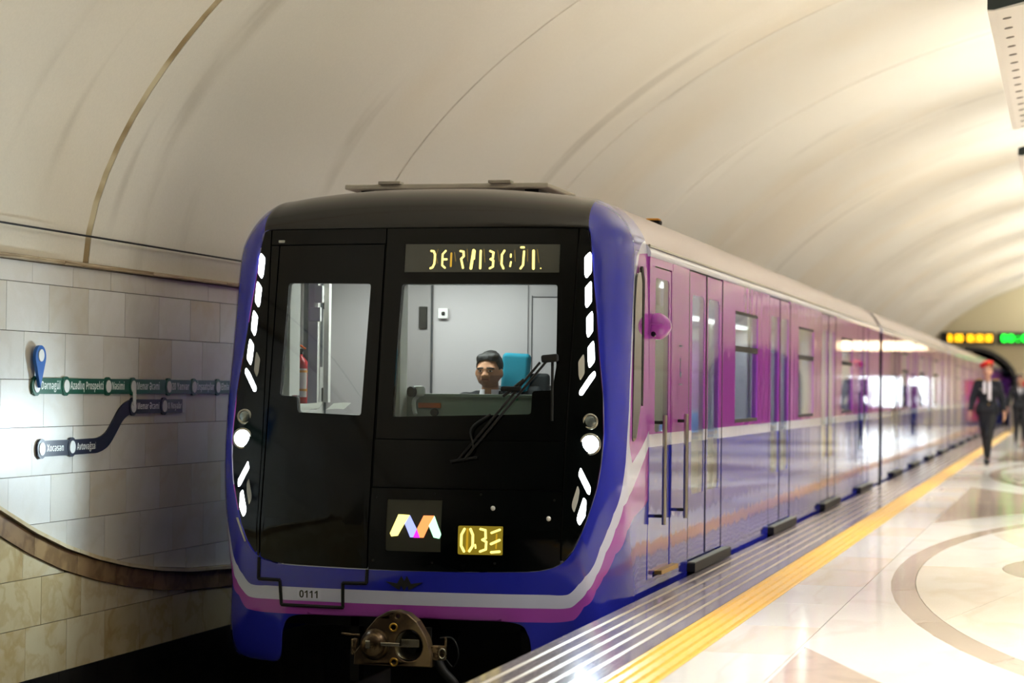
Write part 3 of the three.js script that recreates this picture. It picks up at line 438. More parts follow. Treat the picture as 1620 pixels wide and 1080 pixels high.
// car body common to all cars ---------------------------------------------------------------
const SX = 1.36, roofPts = [[0, 2.69], [.25, 2.689], [.5, 2.68], [.8, 2.655], [1.0, 2.63], [1.09, 2.612], [1.2, 2.545], [1.265, 2.47], [1.31, 2.39], [1.335, 2.335]];
function sidePiece(pts, depth, xo, sgn, holes) { return sideMap(extrude(pts, depth, holes), xo - depth, sgn); }
function bodySide(c, sgn, segs, doors, y0 = -0.22) {
  for (const [a, b, win] of segs) {
    const up = mesh('side_panel', sidePiece(rect(a + .004, 1.062, b - .004, 2.262), .05, SX, sgn, win ? [rounded(rect(win[0], win[2] || 1.09, win[1], 2.04), .05).reverse()] : []), M.pink, c);
    mesh('white_band', sidePiece(rect(a + .004, .975, b - .004, 1.062), .05, SX, sgn), M.white, up);
    mesh('lower_panel', sidePiece(rect(a + .004, .085, b - .004, .975), .05, SX, sgn), M.blue, up);
    if (win) {
      mesh('window_pane', sidePiece(rounded(rect(win[0] - .01, (win[2] || 1.09) - .01, win[1] + .01, 2.05), .05), .006, SX - .004, sgn), M.sideGlass, up);
      const y1 = 2.04, yb = win[2] || 1.09; const fr = [rect(win[0] + .005, yb, win[1] - .005, yb + .03), rect(win[0] + .005, y1 - .025, win[1] - .005, y1)]; if (!win[2]) fr.push(rect(win[0] + .005, 1.695, win[1] - .005, 1.745));
      mesh('window_frame', merge(fr.map((q) => sidePiece(q, .02, SX + .002, sgn))), M.darkSteel, up);
    }
  }
  for (const a of doors) for (const k of [0, 1]) {
    const l0 = a + k * .825 + .004, l1 = l0 + .817, w0 = k ? l0 + .09 : l0 + .15, w1 = k ? l1 - .15 : l1 - .09;
    const cu = (y) => rounded([[w0, y[0]], [w1, y[0]], [w1, y[1]], [w0, y[1]]], .04);
    const xo = SX - .003, up = [[l0, 1.062], [w0, 1.062], ...[[w0, 2.04], [w0 + .04, 2.08], [w1 - .04, 2.08], [w1, 2.04]], [w1, 1.062], [l1, 1.062], [l1, 2.25], [l0, 2.25]], lo = [[l0, .975], [l0, .10], [l1, .10], [l1, .975], [w1, .975], [w1, .62], [w1 - .04, .58], [w0 + .04, .58], [w0, .62], [w0, .975]];
    const lf = mesh('door_leaf', sidePiece(up, .04, xo, sgn), M.pink, c);
    mesh('white_band', merge([sidePiece(rect(l0, .975, w0, 1.062), .04, xo, sgn), sidePiece(rect(w1, .975, l1, 1.062), .04, xo, sgn)]), M.white, lf);
    mesh('lower_panel', sidePiece(lo, .04, xo, sgn), M.blue, lf);
    mesh('door_glass', sidePiece(rounded(rect(w0 - .008, .572, w1 + .008, 2.088), .04), .006, xo - .003, sgn), M.sideGlass, lf);
    mesh('door_edge_seal', sidePiece(k ? rect(l0 - .006, .1, l0 + .012, 2.25) : rect(l1 - .012, .1, l1 + .006, 2.25), .03, SX + .001, sgn), M.rubber, lf);
    mesh('door_seam', sidePiece(k ? rect(a + 1.64, .1, a + 1.658, 2.25) : rect(a - .008, .1, a + .01, 2.25), .03, SX + .0008, sgn), M.rubber, lf);
    if (!k) { mesh('door_sill', sidePiece(rounded(rect(a + .03, .008, a + 1.85, .078), .01), .06, SX + .055, sgn), M.blackMatte, c); mesh('sill_plate', sidePiece(rect(a + .05, .078, a + 1.83, .084), .055, SX + .05, sgn), std({ color: 0x8f968a, roughness: 0.4, metalness: 0.4 }), c); mesh('door_top_gap', sidePiece(rect(a, 2.25, a + 1.65, 2.262), .03, SX - .02, sgn), M.rubber, c); }
  }
}
function bodyShell(c, s0, s1) {
  const ring = (s) => [...roofPts.slice().reverse().map(([x, y]) => [-x, y, -s]), ...roofPts.slice(1).map(([x, y]) => [x, y, -s])];
  mesh('roof', gridGeo([ring(s1), ring(s0 + .008)]), M.roof, c);
  for (const sgn of [1, -1]) {
    const gut = [[1.30, 2.262], [1.362, 2.262], [1.366, 2.285], [1.358, 2.31], [1.345, 2.332], [1.33, 2.345], [1.30, 2.345]], g = extrude(gut, s1 - s0 - .008); g.translate(0, 0, -s1); mesh('gutter_rail', sgn > 0 ? toCreasedNormals(norm(g), 0.7) : mirrorX(toCreasedNormals(norm(g), 0.7)), M.white, c);
    mesh('drip_bead', rod([sgn * 1.352, 2.337, -s0 - .01], [sgn * 1.352, 2.337, -s1], .009, .009, 8), M.steel, c);
    mesh('skirt', sidePiece(rect(s0 + .006, -.38, s1, .085), .04, SX - .006, sgn), M.blue, c);
    // interior lining opposite the windows
    const lin = mesh('inner_lining', sidePiece(rect(Math.max(s0, 2.7), .1, s1 - .1, .98), .02, SX - .07, sgn), M.cabWhite, c); mesh('inner_cove', sidePiece(rect(Math.max(s0, 2.7), 2.1, s1 - .1, 2.3), .02, SX - .07, sgn), M.cabWhite, lin);
  }
  const L = s1 - Math.max(s0, 2.65), mid = (s1 + Math.max(s0, 2.65)) / 2;
  mesh('inner_floor', box(2.5, .06, s1 - s0, 0, .05, -(s0 + s1) / 2), M.carpet, c);
  const ce = mesh('inner_ceiling', box(2.56, .04, L, 0, 2.32, -mid), M.cabWhite, c);
  for (const x of [-.6, .6]) { mesh('light_strip', box(.12, .02, L - .4, x, 2.29, -mid), glow(1, .98, .94, 5), ce); rectLight(new THREE.Color(1, .98, .94), 36, .12, L - .4, [x, 2.277, -mid], [0, -1, 0.0001], c); }
  mesh('end_bulkhead', box(2.6, 2.2, .05, 0, 1.2, -s1 + .03), M.cabWall, c);
  for (const x of [-1, 1]) for (const q of [0]) mesh('bench', merge([box(.45, .1, L - 1, x * 1.0, .5, -mid), box(.08, .5, L - 1, x * 1.22, .78, -mid)]), M.seatBlue, c);
  const poles = []; for (let s = Math.max(s0, 2.65) + .9; s < s1 - .5; s += 2.29) for (const x of [-.75, .75]) poles.push(rod([x, .08, -s], [x, 2.3, -s], .018)); mesh('grab_poles', merge(poles), M.steel, c);
  mesh('underframe', merge([box(2.3, .55, s1 - s0 - 1.6, 0, -.32, -(s0 + s1) / 2 - .3), box(1.9, .35, 3, 0, -.75, -s0 - 3.2), box(1.9, .35, 3, 0, -.75, -s1 + 3)]), M.blackMatte, c);
  for (const s of [s0 + 2.2, s0 + 4.2, s1 - 4, s1 - 2]) for (const x of [-.76, .76]) { const g = new THREE.CylinderGeometry(.42, .42, .12, 24); g.rotateZ(Math.PI / 2); g.translate(x, -.725, -s); mesh('wheel', g, M.darkSteel, c); }
}
bodyShell(car, 1.2, 20.05);
{
  const D = [2.83, 7.41, 11.97, 16.55], segs = [[2.11, 2.83], [4.48, 7.41, [5.2, 6.6]], [9.06, 11.97, [9.77, 11.17]], [13.62, 16.55, [14.35, 15.75]], [18.2, 20.05]];
  for (const sgn of [1, -1]) {
    bodySide(car, sgn, segs, D);
    // cab side door between the shoulder seam and the first panel
    const xo = SX - .004, dn = rounded(rect(1.45, 1.06, 1.98, 2.13), .04);
    const sd = mesh('cab_side_door', sidePiece([[1.41, 1.062], [2.06, 1.062], [2.06, 2.2], [1.41, 2.2]], .04, xo, sgn, [rounded(rect(1.45, 1.075, 1.98, 2.13), .04).reverse()]), M.pink, car);
    mesh('white_band', sidePiece(rect(1.41, .975, 2.06, 1.062), .04, xo, sgn), M.white, sd); mesh('lower_panel', sidePiece(rect(1.41, .12, 2.06, .975), .04, xo, sgn), M.blue, sd);
    mesh('door_glass', sidePiece(rounded(rect(1.44, 1.065, 1.99, 2.14), .04), .006, xo - .003, sgn), M.sideGlass, sd); mesh('inner_blind', sidePiece(rounded(rect(1.50, 1.12, 1.93, 1.95), .03), .004, xo - .03, sgn), M.cabWhite, sd);
    mesh('door_frame', merge([sidePiece(rect(1.208, 1.062, 1.40, 2.262), .05, SX, sgn), sidePiece(rect(1.40, 2.208, 2.10, 2.262), .05, SX, sgn), sidePiece(rect(2.068, 1.062, 2.106, 2.208), .05, SX, sgn)]), M.pink, car);
    for (const q of [rect(1.208, .975, 1.40, 1.062), rect(2.068, .975, 2.106, 1.062)]) mesh('door_frame_band', sidePiece(q, .05, SX, sgn), M.white, car);
    for (const q of [rect(1.208, .085, 1.40, .975), rect(2.068, .085, 2.106, .975)]) mesh('door_frame_lower', sidePiece(q, .05, SX, sgn), M.blue, car);
    mesh('door_gap', merge([sidePiece(rect(1.40, .12, 1.41, 2.208), .03, SX - .02, sgn), sidePiece(rect(2.06, .12, 2.068, 2.208), .03, SX - .02, sgn), sidePiece(rect(1.4, 2.2, 2.07, 2.208), .03, SX - .02, sgn)]), M.rubber, car);
    for (const s of [1.49, 2.37]) { const x = sgn * (SX + .06); const h = mesh('grab_handle', rod([x, .44, -s], [x, 1.19, -s], .016, .016, 12), M.steel, car); for (const y of [.5, 1.14]) mesh('handle_mount', rod([sgn * (SX - .02), y, -s], [x, y, -s], .012), M.darkSteel, h); }
    mesh('door_handle', sidePiece(rounded(rect(1.74, .52, 1.99, .92), .02), .006, SX - .008, sgn), M.white, sd);
    mesh('cab_step', sidePiece(rounded(rect(1.5, .098, 2.18, .128), .006), .05, SX + .045, sgn), M.gold, car);
    mesh('access_mark', merge([sidePiece(rect(2.40, 1.40, 2.52, 1.408), .001, SX + .001, sgn), sidePiece(rect(2.40, 1.68, 2.52, 1.688), .001, SX + .001, sgn), sidePiece(rounded([[2.43, 1.47], [2.47, 1.45], [2.50, 1.48], [2.49, 1.5], [2.47, 1.48], [2.45, 1.5], [2.46, 1.56], [2.44, 1.56]], .004), .001, SX + .001, sgn), sidePiece(rounded(rect(2.44, 1.565, 2.465, 1.6), .01), .001, SX + .001, sgn)]), std({ color: 0x16207a, roughness: 0.4 }), car);
  }
  mesh('rear_gangway', box(1.6, 2.2, .24, 0, 1.1, -20.18), M.rubber, car);
  { const g = mesh('roof_antenna', rbox(.1, .04, .12, .015, .95, 2.67, -3.6), M.rubber, car); mesh('antenna_band', rbox(.1, .012, .1, .004, .95, 2.69, -3.54), M.yellowStrap, g); }
}
// following cars
const ORD = ['second metro car, purple, coupled directly behind the lead car', 'third metro car, purple, coupled behind the second car', 'fourth metro car of the purple train, coupled behind the third car', 'last metro car of the purple train, inside the tunnel portal'];
let car2 = null;
for (let k = 0; k < 4; k++) {
  if (!k) {
    car2 = thing('metro_car', ORD[0], 'metro car', [TRAIN[0], 0, TRAIN[2] - 20.6], 'cars of the purple metro train');
    bodyShell(car2, 0, 19.1);
    const D = [1.85, 6.43, 11.0, 15.6], segs = [[.02, 1.85], [3.5, 6.43, [4.22, 5.62]], [8.08, 11.0, [8.8, 10.2]], [12.65, 15.6, [13.4, 14.8]], [17.25, 19.1]];
    for (const sgn of [1, -1]) bodySide(car2, sgn, segs, D);
    mesh('end_frame', box(2.71, 2.64, .03, 0, .94, 0), M.rubber, car2); mesh('front_bulkhead', box(2.6, 2.1, .04, 0, 1.2, -.05), M.cabWall, car2); mesh('gangway', box(1.6, 2.2, .24, 0, 1.1, .13), M.rubber, car2);
  } else { const c = car2.clone(); c.name = numbered('metro_car'); c.userData = { ...car2.userData, label: ORD[k] }; c.position.z = TRAIN[2] - 20.6 - 19.6 * k; scene.add(c); }
}
// coupler under the bumper
{
  const rust = std({ map: tex(256, (u, v) => mix3([150, 128, 92], [62, 48, 34], sstep(0.35, 0.7, fbm(u, v, 5, 5, 401, 5)))), roughness: 0.5, metalness: 0.6 }), bright = std({ color: 0xb8b2a2, metalness: 1, roughness: 0.25 }), dark = std({ color: 0x0c0b0a, roughness: 0.6 });
  const z = 0.14;
  const pts = [[-.235, -.375], [.27, -.375], [.272, -.30], [.235, -.19], [.175, -.095], [.115, -.048], [.045, -.03], [-.02, -.038], [-.085, -.075], [-.15, -.15], [-.20, -.26], [-.23, -.30]].reverse().reverse();
  const hole = []; for (let k = 0; k < 24; k++) hole.push([.125 + .088 * Math.cos(-k / 24 * 6.2832), -.245 + .098 * Math.sin(-k / 24 * 6.2832)]);
  const small = (x, y, r) => { const o = []; for (let k = 0; k < 14; k++) o.push([x + r * Math.cos(-k / 14 * 6.2832), y + r * Math.sin(-k / 14 * 6.2832)]); return o; };
  const g = extrude(pts, .09, [hole, small(0.015, -.065, .013), small(.05, -.065, .013), small(.025, -.135, .018), small(.03, -.35, .018)], .006); g.translate(0, 0, z);
  const cp = mesh('coupler', g, rust, car); cp.userData.label = 'rust-brown automatic coupler head';
  const dome = new THREE.SphereGeometry(.1, 24, 12, 0, Math.PI * 2, 0, Math.PI / 2); dome.rotateX(Math.PI / 2); dome.scale(.95, 1, .95); dome.translate(-.095, -.245, z + .085); mesh('coupler_cone', dome, std({ map: rust.map, metalness: 0.8, roughness: 0.3 }), cp);
  const fun = new THREE.CylinderGeometry(.09, .03, .16, 24, 1, true); fun.rotateX(Math.PI / 2); fun.translate(.125, -.245, z + .015); mesh('coupler_funnel', fun, bright, cp);
  mesh('funnel_back', box(.2, .2, .02, .125, -.245, z - .07), dark, cp);
  mesh('coupler_hook', merge([rbox(.17, .024, .02, .005, .0, -.235, z + .15), rbox(.03, .05, .03, .006, -.11, -.235, z + .19), rbox(.12, .05, .02, .004, .12, -.235, z + .04)]), bright, cp);
  for (const [x, y] of [[.025, -.135], [.03, -.35]]) { const t = new THREE.TorusGeometry(.022, .007, 8, 18); t.translate(x, y, z + .097); mesh('coupler_bush', t, M.gold, cp); }
  mesh('coupler_latch', rbox(.09, .09, .05, .008, .3, -.29, z + .03), rust, cp); mesh('latch_pin', rod([.35, -.3, z + .05], [.35, -.19, z + .05], .007), rust, cp); mesh('side_lug', rbox(.03, .1, .06, .008, -.25, -.27, z + .03), rust, cp); mesh('uncoupling_rod', rod([-.22, -.2, z + .02], [-.34, -.195, z + .02], .008), rust, cp);
  const ring = new THREE.TorusGeometry(.03, .008, 8, 18); ring.scale(.7, 1, 1); ring.translate(.335, -.29, z + .07); mesh('latch_ring', ring, bright, cp);
  mesh('coupler_shaft', merge([rod([.02, -.25, z], [.02, -.25, -.9], .13, .13, 20)]), dark, cp);
  mesh('coupler_cable', tube([[.3, -.2, z], [.38, -.2, z], [.42, -.3, z], [.38, -.38, z - .02], [.33, -.34, z - .04]], .006, 24, 6), M.rubber, cp);
  mesh('brake_hose', tube([[.25, -.36, 0], [.3, -.42, .05], [.36, -.48, .05], [.42, -.6, 0]], .03, 16, 10), dark, cp);
  mesh('buffer_beam', merge([box(2.3, .12, .2, 0, -.15, -.55), box(.09, .5, .1, .72, -.35, -.5), box(.06, .45, .1, -.45, -.35, -.5)]), M.darkSteel, car);
}
{ const t = new THREE.TorusGeometry(.065, .012, 8, 20, Math.PI); t.rotateZ(Math.PI / 2); t.scale(.55, 1, 1); t.translate(-1.375, .48, -.6); mesh('tow_loop', t, M.red, car).userData.label = 'small red loop on the flank'; }
// cab interior
{
  const ci = (n, g, m, p = car) => mesh(n, g, m, p);
  const bw = ci('cab_back_wall', box(2.56, 2.2, .05, 0, 1.2, -2.05), M.cabWall);
  ci('wall_recess', box(.46, 2.1, .02, -.62, 1.25, -2.015), M.cabWall2, bw); ci('wall_panel', box(.28, 2.1, .015, .18, 1.2, -2.02), M.cabWall, bw);
  ci('cabinet_door', rbox(.34, .64, .02, .012, .53, 1.70, -2.01), M.cabWall, bw); ci('panel_joint', merge([box(.012, 2.1, .006, -.395, 1.2, -2.0), box(.012, 2.1, .006, -1.205, 1.2, -2.0), box(.006, .66, .01, .355, 1.70, -2.0), box(.34, .006, .01, .53, 2.02, -2.0)]), M.seatDark, bw);
  ci('door_catch', rbox(.075, .075, .02, .006, -.31, 1.9, -2.0), M.plasticWhite, bw); ci('catch_knob', rbox(.025, .025, .02, .008, -.305, 1.9, -1.985), M.rubber, bw);
  ci('door_lock', rbox(.06, .16, .03, .006, -.46, 1.87, -2.0), M.darkSteel, bw); ci('grab_bar', rod([-.62, 1.15, -1.98], [-.62, 1.68, -1.98], .02), M.steel, bw);
  for (const [x, y] of [[-1.205, 1.98], [-1.205, 1.30], [-.62, 2.05], [-.72, 1.97]]) ci('hinge', rbox(.07, .1, .03, .012, x, y, -1.99), M.rubber, bw);
  for (const sgn of [1, -1]) ci('cab_side_wall', box(.03, 2.2, .85, sgn * 1.24, 1.2, -1.6), M.cabWhite);
  const cc = ci('cab_ceiling', box(2.3, .04, 1.5, 0, 2.3, -1.32), M.cabWall); ci('cab_lamp', box(1.2, .02, .22, -.2, 2.27, -1.35), glow(1, .95, .92, 8), cc); rectLight(new THREE.Color(1, .95, .92), 20, 1.2, .22, [-.2, 2.255, -1.35], [0, -1, 0.0001], car);
  ci('cab_floor', box(2.4, .05, 1.9, 0, .1, -1.15), M.carpet);
  // window reveals (pale frames seen through the glass)
  ci('screen_reveal', merge([box(.05, .9, .16, -.14, 1.62, -.38), box(1.05, .03, .1, .42, 2.05, -.46)]), M.cabWhite); ci('door_reveal', merge([box(.04, .76, .2, -.93, 1.68, -.5), box(.7, .03, .16, -.62, 1.165, -.3)]), M.cabWhite);
  ci('cab_post', merge([box(.07, 1.1, .06, -1.0, 1.75, -1.15), box(.035, 1.0, .05, -.92, 1.75, -1.2)]), M.cabWhite); ci('post_hinge', merge([rbox(.08, .1, .03, .006, -.975, 1.86, -1.1), rbox(.06, .12, .04, .006, -.95, 2.0, -1.1)]), M.plasticWhite); ci('dark_niche', box(.13, .7, .05, -1.13, 1.85, -1.5), M.seatDark);
  const d = ci('dashboard', merge([box(1.35, .36, .3, .33, 1.128, -.62), box(1.3, .7, .4, .33, .6, -.75)]), M.dash);
  const hood = box(1.3, .02, .34, .33, 1.312, -.62); ci('dash_hood', hood, M.dash, d);
  ci('orange_tag', rbox(.155, .034, .012, .004, .04, 1.245, -.462), M.orange, d); const kn = new THREE.CylinderGeometry(.024, .026, .03, 16); kn.rotateX(Math.PI / 2); kn.translate(.075, 1.20, -.455); ci('dash_knob', kn, M.rubber, d);
  ci('side_plate', rbox(.07, .085, .01, .004, -.235, 1.24, -.462), M.cabWhite, d); ci('green_button', rbox(.03, .03, .012, .004, .62, 1.3, -.462), std({ color: 0x0c7a4c, roughness: 0.5 }), d);
  ci('console_left', box(.62, .12, .3, -.63, 1.08, -.55), M.cabWhite);
  const seat = ci('driver_seat', merge([rbox(.44, .52, .12, .04, .28, 1.12, -1.74), rbox(.46, .12, .46, .04, .25, .78, -1.55), box(.1, .6, .1, .25, .43, -1.55), rbox(.2, .22, .08, .03, .44, 1.36, -1.78)]), M.seatDark);
  const hr = rbox(.2, .27, .09, .03); hr.rotateZ(-.05); hr.translate(.315, 1.475, -1.70); ci('headrest', hr, M.teal, seat).userData.label = 'teal headrest';
}

// ================================================================ wall map
const mapAt = (g, d) => onWall(g, d);
function drawText(g, str, x, base, width, size) {           // letters with the schwa turned from an e, squeezed to the given width
  const font = (s) => 'bold ' + s + 'px sans-serif'; g.font = font(size);
  const items = [...str].map((c) => (c === 'ə' ? ['e', 1, size] : c === 'Ə' ? ['e', 2, size * 1.36] : [c, 0, size]));
  const wd = items.map(([c, , s]) => { g.font = font(s); return g.measureText(c).width; }), total = wd.reduce((a, b) => a + b, 0), k = width / total;
  let cx = 0; g.save(); g.translate(x, base); g.scale(k, 1);
  items.forEach(([c, r, s], i) => { g.font = font(s); if (r) { g.save(); g.translate(cx + wd[i] / 2, -s * 0.272); g.rotate(Math.PI); g.fillText(c, -wd[i] / 2, s * 0.272); g.restore(); } else g.fillText(c, cx, 0); cx += wd[i]; });
  g.restore();
}
function textStrip(h0, h1, y0, y1, bg, words) {
  const W = 2048, sc = W / (h1 - h0), H = Math.round(sc * (y1 - y0));
  return canvasTex(W, H, (g) => { g.fillStyle = bg; g.fillRect(0, 0, W, H); g.fillStyle = '#e9ece6'; for (const [t, a, b] of words) drawText(g, t, (a - h0) * sc, H * 0.72, (b - a) * sc, H * 0.74); });
}
const circle = (x, y, r, n = 28, a0 = 0) => { const o = []; for (let k = 0; k < n; k++) o.push([x + r * Math.cos(a0 + k / n * Math.PI * 2), y + r * Math.sin(a0 + k / n * Math.PI * 2)]); return o; };
const signGreen = std({ color: 0x0d5a42, roughness: 0.35 }), signNavy = std({ color: 0x141c33, roughness: 0.35 }), signWhite = std({ color: 0xe6e8e4, roughness: 0.4 }), signBlue = std({ color: 0x1560b4, roughness: 0.35 });
{
  const G = thing('route_map_line', 'green metro line diagram with white station discs on the tiled wall', 'wall sign');
  const h0 = 12.62, h1 = 17.2, y0 = 1.296, y1 = 1.396, words = [['Dərnəgül', 12.735, 13.01], ['Azadlıq Prospekti', 13.155, 13.665], ['Nəsimi', 13.79, 14.0], ['Memar Əcəmi', 14.2, 14.6], ['20 Yanvar', 14.82, 15.14], ['İnşaatçılar', 15.29, 15.63], ['Elmlər Akademiyası', 15.77, 16.35]];
  mesh('line_strip', mapAt(extrude(rect(h0, y0, h1, y1), 0.012), 0.002), signGreen, G);
  const lab = new THREE.PlaneGeometry(h1 - h0, y1 - y0 - 0.004); lab.translate((h0 + h1) / 2, (y0 + y1) / 2, 0.0148); mesh('station_names', mapAt(lab, 0), std({ map: textStrip(h0, h1, y0 + .002, y1 - .002, '#0d5a42', words), roughness: 0.35 }), G);
  for (const h of [12.67, 13.09, 13.73, 14.14, 14.76, 15.23, 15.7]) { const d = mesh('station_ring', mapAt(extrude(circle(h, 1.346, .062), 0.016, []), 0.002), signGreen, G); mesh('station_disc', mapAt(extrude(circle(h, 1.346, .041), 0.004), 0.018), signWhite, d); }
  const N = thing('route_map_branch', 'navy metro branch diagram curving up to the green line on the wall', 'wall sign');
  const top = [], bot = []; const cen = [[12.72, .955], [13.45, .957], [13.6, .962], [13.74, 1.0], [13.86, 1.085], [13.96, 1.16], [14.08, 1.203], [14.2, 1.21]], cc = new THREE.CatmullRomCurve3(cen.map(([a, b]) => new THREE.Vector3(a, b, 0)));
  for (let k = 0; k <= 48; k++) { const p = cc.getPoint(k / 48), t = cc.getTangent(k / 48); top.push([p.x - t.y * .049, p.y + t.x * .049]); bot.push([p.x + t.y * .049, p.y - t.x * .049]); }
  mesh('line_strip', mapAt(extrude([...bot, [15.02, 1.163], [15.02, 1.258], ...top.reverse()], 0.012), 0.002), signNavy, N);
  for (const [a, b, y, w] of [[12.7, 13.55, .955, [['Xocəsən', 12.83, 13.075], ['Avtovağzal', 13.265, 13.56]]], [14.1, 15.01, 1.21, [['Memar Əcəmi', 14.215, 14.6], ['8 Noyabr', 14.755, 15.0]]]]) { const p = new THREE.PlaneGeometry(b - a, .084); p.translate((a + b) / 2, y, .0148); mesh('station_names', mapAt(p, 0), std({ map: textStrip(a, b, y - .042, y + .042, '#141c33', w), roughness: 0.35 }), N); }
  for (const [h, y] of [[12.755, .955], [13.19, .957], [14.145, 1.21], [14.685, 1.21]]) { const d = mesh('station_ring', mapAt(extrude(circle(h, y, .062), 0.016), 0.002), signNavy, N); mesh('station_disc', mapAt(extrude(circle(h, y, .041), 0.004), 0.018), signWhite, d); }
  const lk = mesh(numbered('interchange_link'), mapAt(extrude(rounded(rect(14.118, 1.215, 14.168, 1.34), .02), 0.004), 0.0225), signWhite, scene); lk.userData = { label: 'short white upright link joining the green and navy line diagrams', category: 'wall sign' };
  const pin = [[12.668, 1.335]]; for (let k = 0; k <= 18; k++) { const a = -0.45 + k / 18 * (Math.PI + 0.9); pin.push([12.668 + .072 * Math.cos(a), 1.525 + .072 * Math.sin(a)]); }
  const p = mesh(numbered('location_pin'), mapAt(extrude(pin, 0.02), 0.024), signBlue, scene); p.userData = { label: 'blue teardrop location pin above the first station disc', category: 'wall sign' };
  mesh('pin_disc', mapAt(extrude(circle(12.668, 1.535, .038), 0.005), 0.044), signWhite, p);
}
// ================================================================ end of the hall
function dotSign(name, label, x0, x1, y0, y1, z, col, texts) {
  const g = thing(name, label, 'display', [(x0 + x1) / 2, (y0 + y1) / 2, z]);
  const w = x1 - x0, h = y1 - y0; mesh('housing', rbox(w, h, .14, .02, 0, 0, 0), M.blackMatte, g);
  const t = canvasTex(512, Math.round(512 * h / w), (c, W, H) => { c.fillStyle = '#000'; c.fillRect(0, 0, W, H); c.fillStyle = col; for (const [s, a, b] of texts) { c.save(); c.font = 'bold ' + H * 0.86 + 'px monospace'; const k = (b - a) * W / c.measureText(s).width; c.translate(a * W, H * 0.80); c.scale(k, 1); c.fillText(s, 0, 0); c.restore(); } });
  const p = new THREE.PlaneGeometry(w - .06, h - .05); p.translate(0, 0, .0715); mesh('digits', p, std({ color: 0x050505, emissive: 0xffffff, emissiveMap: t, emissiveIntensity: 5, roughness: 0.5 }), g);
  return g;
}
dotSign('interval_clock', 'black display with amber digits above the tunnel portal', -5.25, -3.04, 3.40, 3.89, Z1 + .2, '#ffb010', [['0:00', .13, .42], ['00:00:00', .5, .98]]);
dotSign('interval_clock', 'black display with green digits beside the amber one', -2.92, -1.2, 3.40, 3.89, Z1 + .2, '#10e030', [['00:00', .08, .92]]);
{ // things beside the end wall that the side of the train mirrors: lit boards around the exit, a row of warm lamps
  for (const [x0, x1, lab] of [[1.6, 2.5, 'tall backlit white board beside the exit at the platform end'], [2.7, 3.6, 'backlit white board on the end wall next to the far track'], [.3, 1.1, 'narrow backlit white board on the end wall by the portal']]) {
    const b = thing('light_board', lab, 'light board', [(x0 + x1) / 2, 1.35, Z1 + .12], 'backlit boards at the platform end'); mesh('frame', rbox(x1 - x0 + .1, 1.35, .12, .02), M.darkSteel, b); mesh('lit_face', box(x1 - x0, 1.24, .01, 0, 0, .062), glow(.86, .97, 1, 1.7), b);
    rectLight(new THREE.Color(.86, .97, 1), 2, x1 - x0, 1.24, [(x0 + x1) / 2, 1.35, Z1 + .2], [0, 0, 1]);
  }
  const o = thing('warm_lamp_row', 'row of warm orange lamps above the exit at the platform end', 'lamp', [2.2, 3.3, Z1 + .14]); mesh('housing', rbox(3.6, .5, .1, .02), M.darkSteel, o);
  for (let k = 0; k < 7; k++) mesh('lamp_face', box(.42, .36, .012, -1.5 + k * .5, 0, .055), glow(1, .72, .42, 2.2), o); rectLight(new THREE.Color(1, .72, .42), 2, 3.4, .36, [2.2, 3.3, Z1 + .24], [0, 0, 1]);
  const rc = thing('fire_cabinet', 'red cabinet against the end wall beside the portal', 'cabinet', [-1.6, 0, Z1 + .25]); mesh('body', rbox(.62, 1.75, .3, .02, 0, 1.02, 0), M.red, rc); mesh('door', rbox(.54, 1.6, .02, .01, 0, 1.02, .16), std({ color: 0xc01822, roughness: 0.4 }), rc); mesh('handle', rbox(.03, .12, .02, .005, .2, 1.0, .18), M.steel, rc); mesh('foot', box(.5, .16, .24, 0, .08, 0), M.darkSteel, rc);
  const gp = thing('gate_post', 'slim steel barrier post at the far platform end', 'post', [-1.95, 0, -80]); mesh('pole', rod([0, .02, 0], [0, 1.25, 0], .06, .06, 16), M.steel, gp); mesh('base', cyl(.13, .14, .03, 20).translate(0, .015, 0), M.darkSteel, gp); mesh('cap', new THREE.SphereGeometry(.065, 14, 8).translate(0, 1.25, 0), M.steel, gp);
}

// ================================================================ people
const vlen = (x, y, z) => Math.sqrt(x * x + y * y + z * z);
function capsule(x, y, z, b) {
  const [ax, ay, az] = b[0], [bx, by, bz] = b[1], dx = bx - ax, dy = by - ay, dz = bz - az, L = dx * dx + dy * dy + dz * dz || 1e-9;
  let t = ((x - ax) * dx + (y - ay) * dy + (z - az) * dz) / L; t = t < 0 ? 0 : t > 1 ? 1 : t;
  const sx = b[4] ? b[4][0] : 1, sz = b[4] ? b[4][1] : 1;
  return vlen((x - ax - dx * t) / sx, y - ay - dy * t, (z - az - dz * t) / sz) - (b[2] + (b[3] - b[2]) * t);
}
const smin = (a, b, k) => { const h = Math.max(k - Math.abs(a - b), 0) / k; return Math.min(a, b) - h * h * k * 0.25; };
const field = (bones, k) => (x, y, z) => { let d = 9; for (const b of bones) { const c = capsule(x, y, z, b); d = b.cut ? Math.max(d, -c) : smin(d, c, k); } return d; };
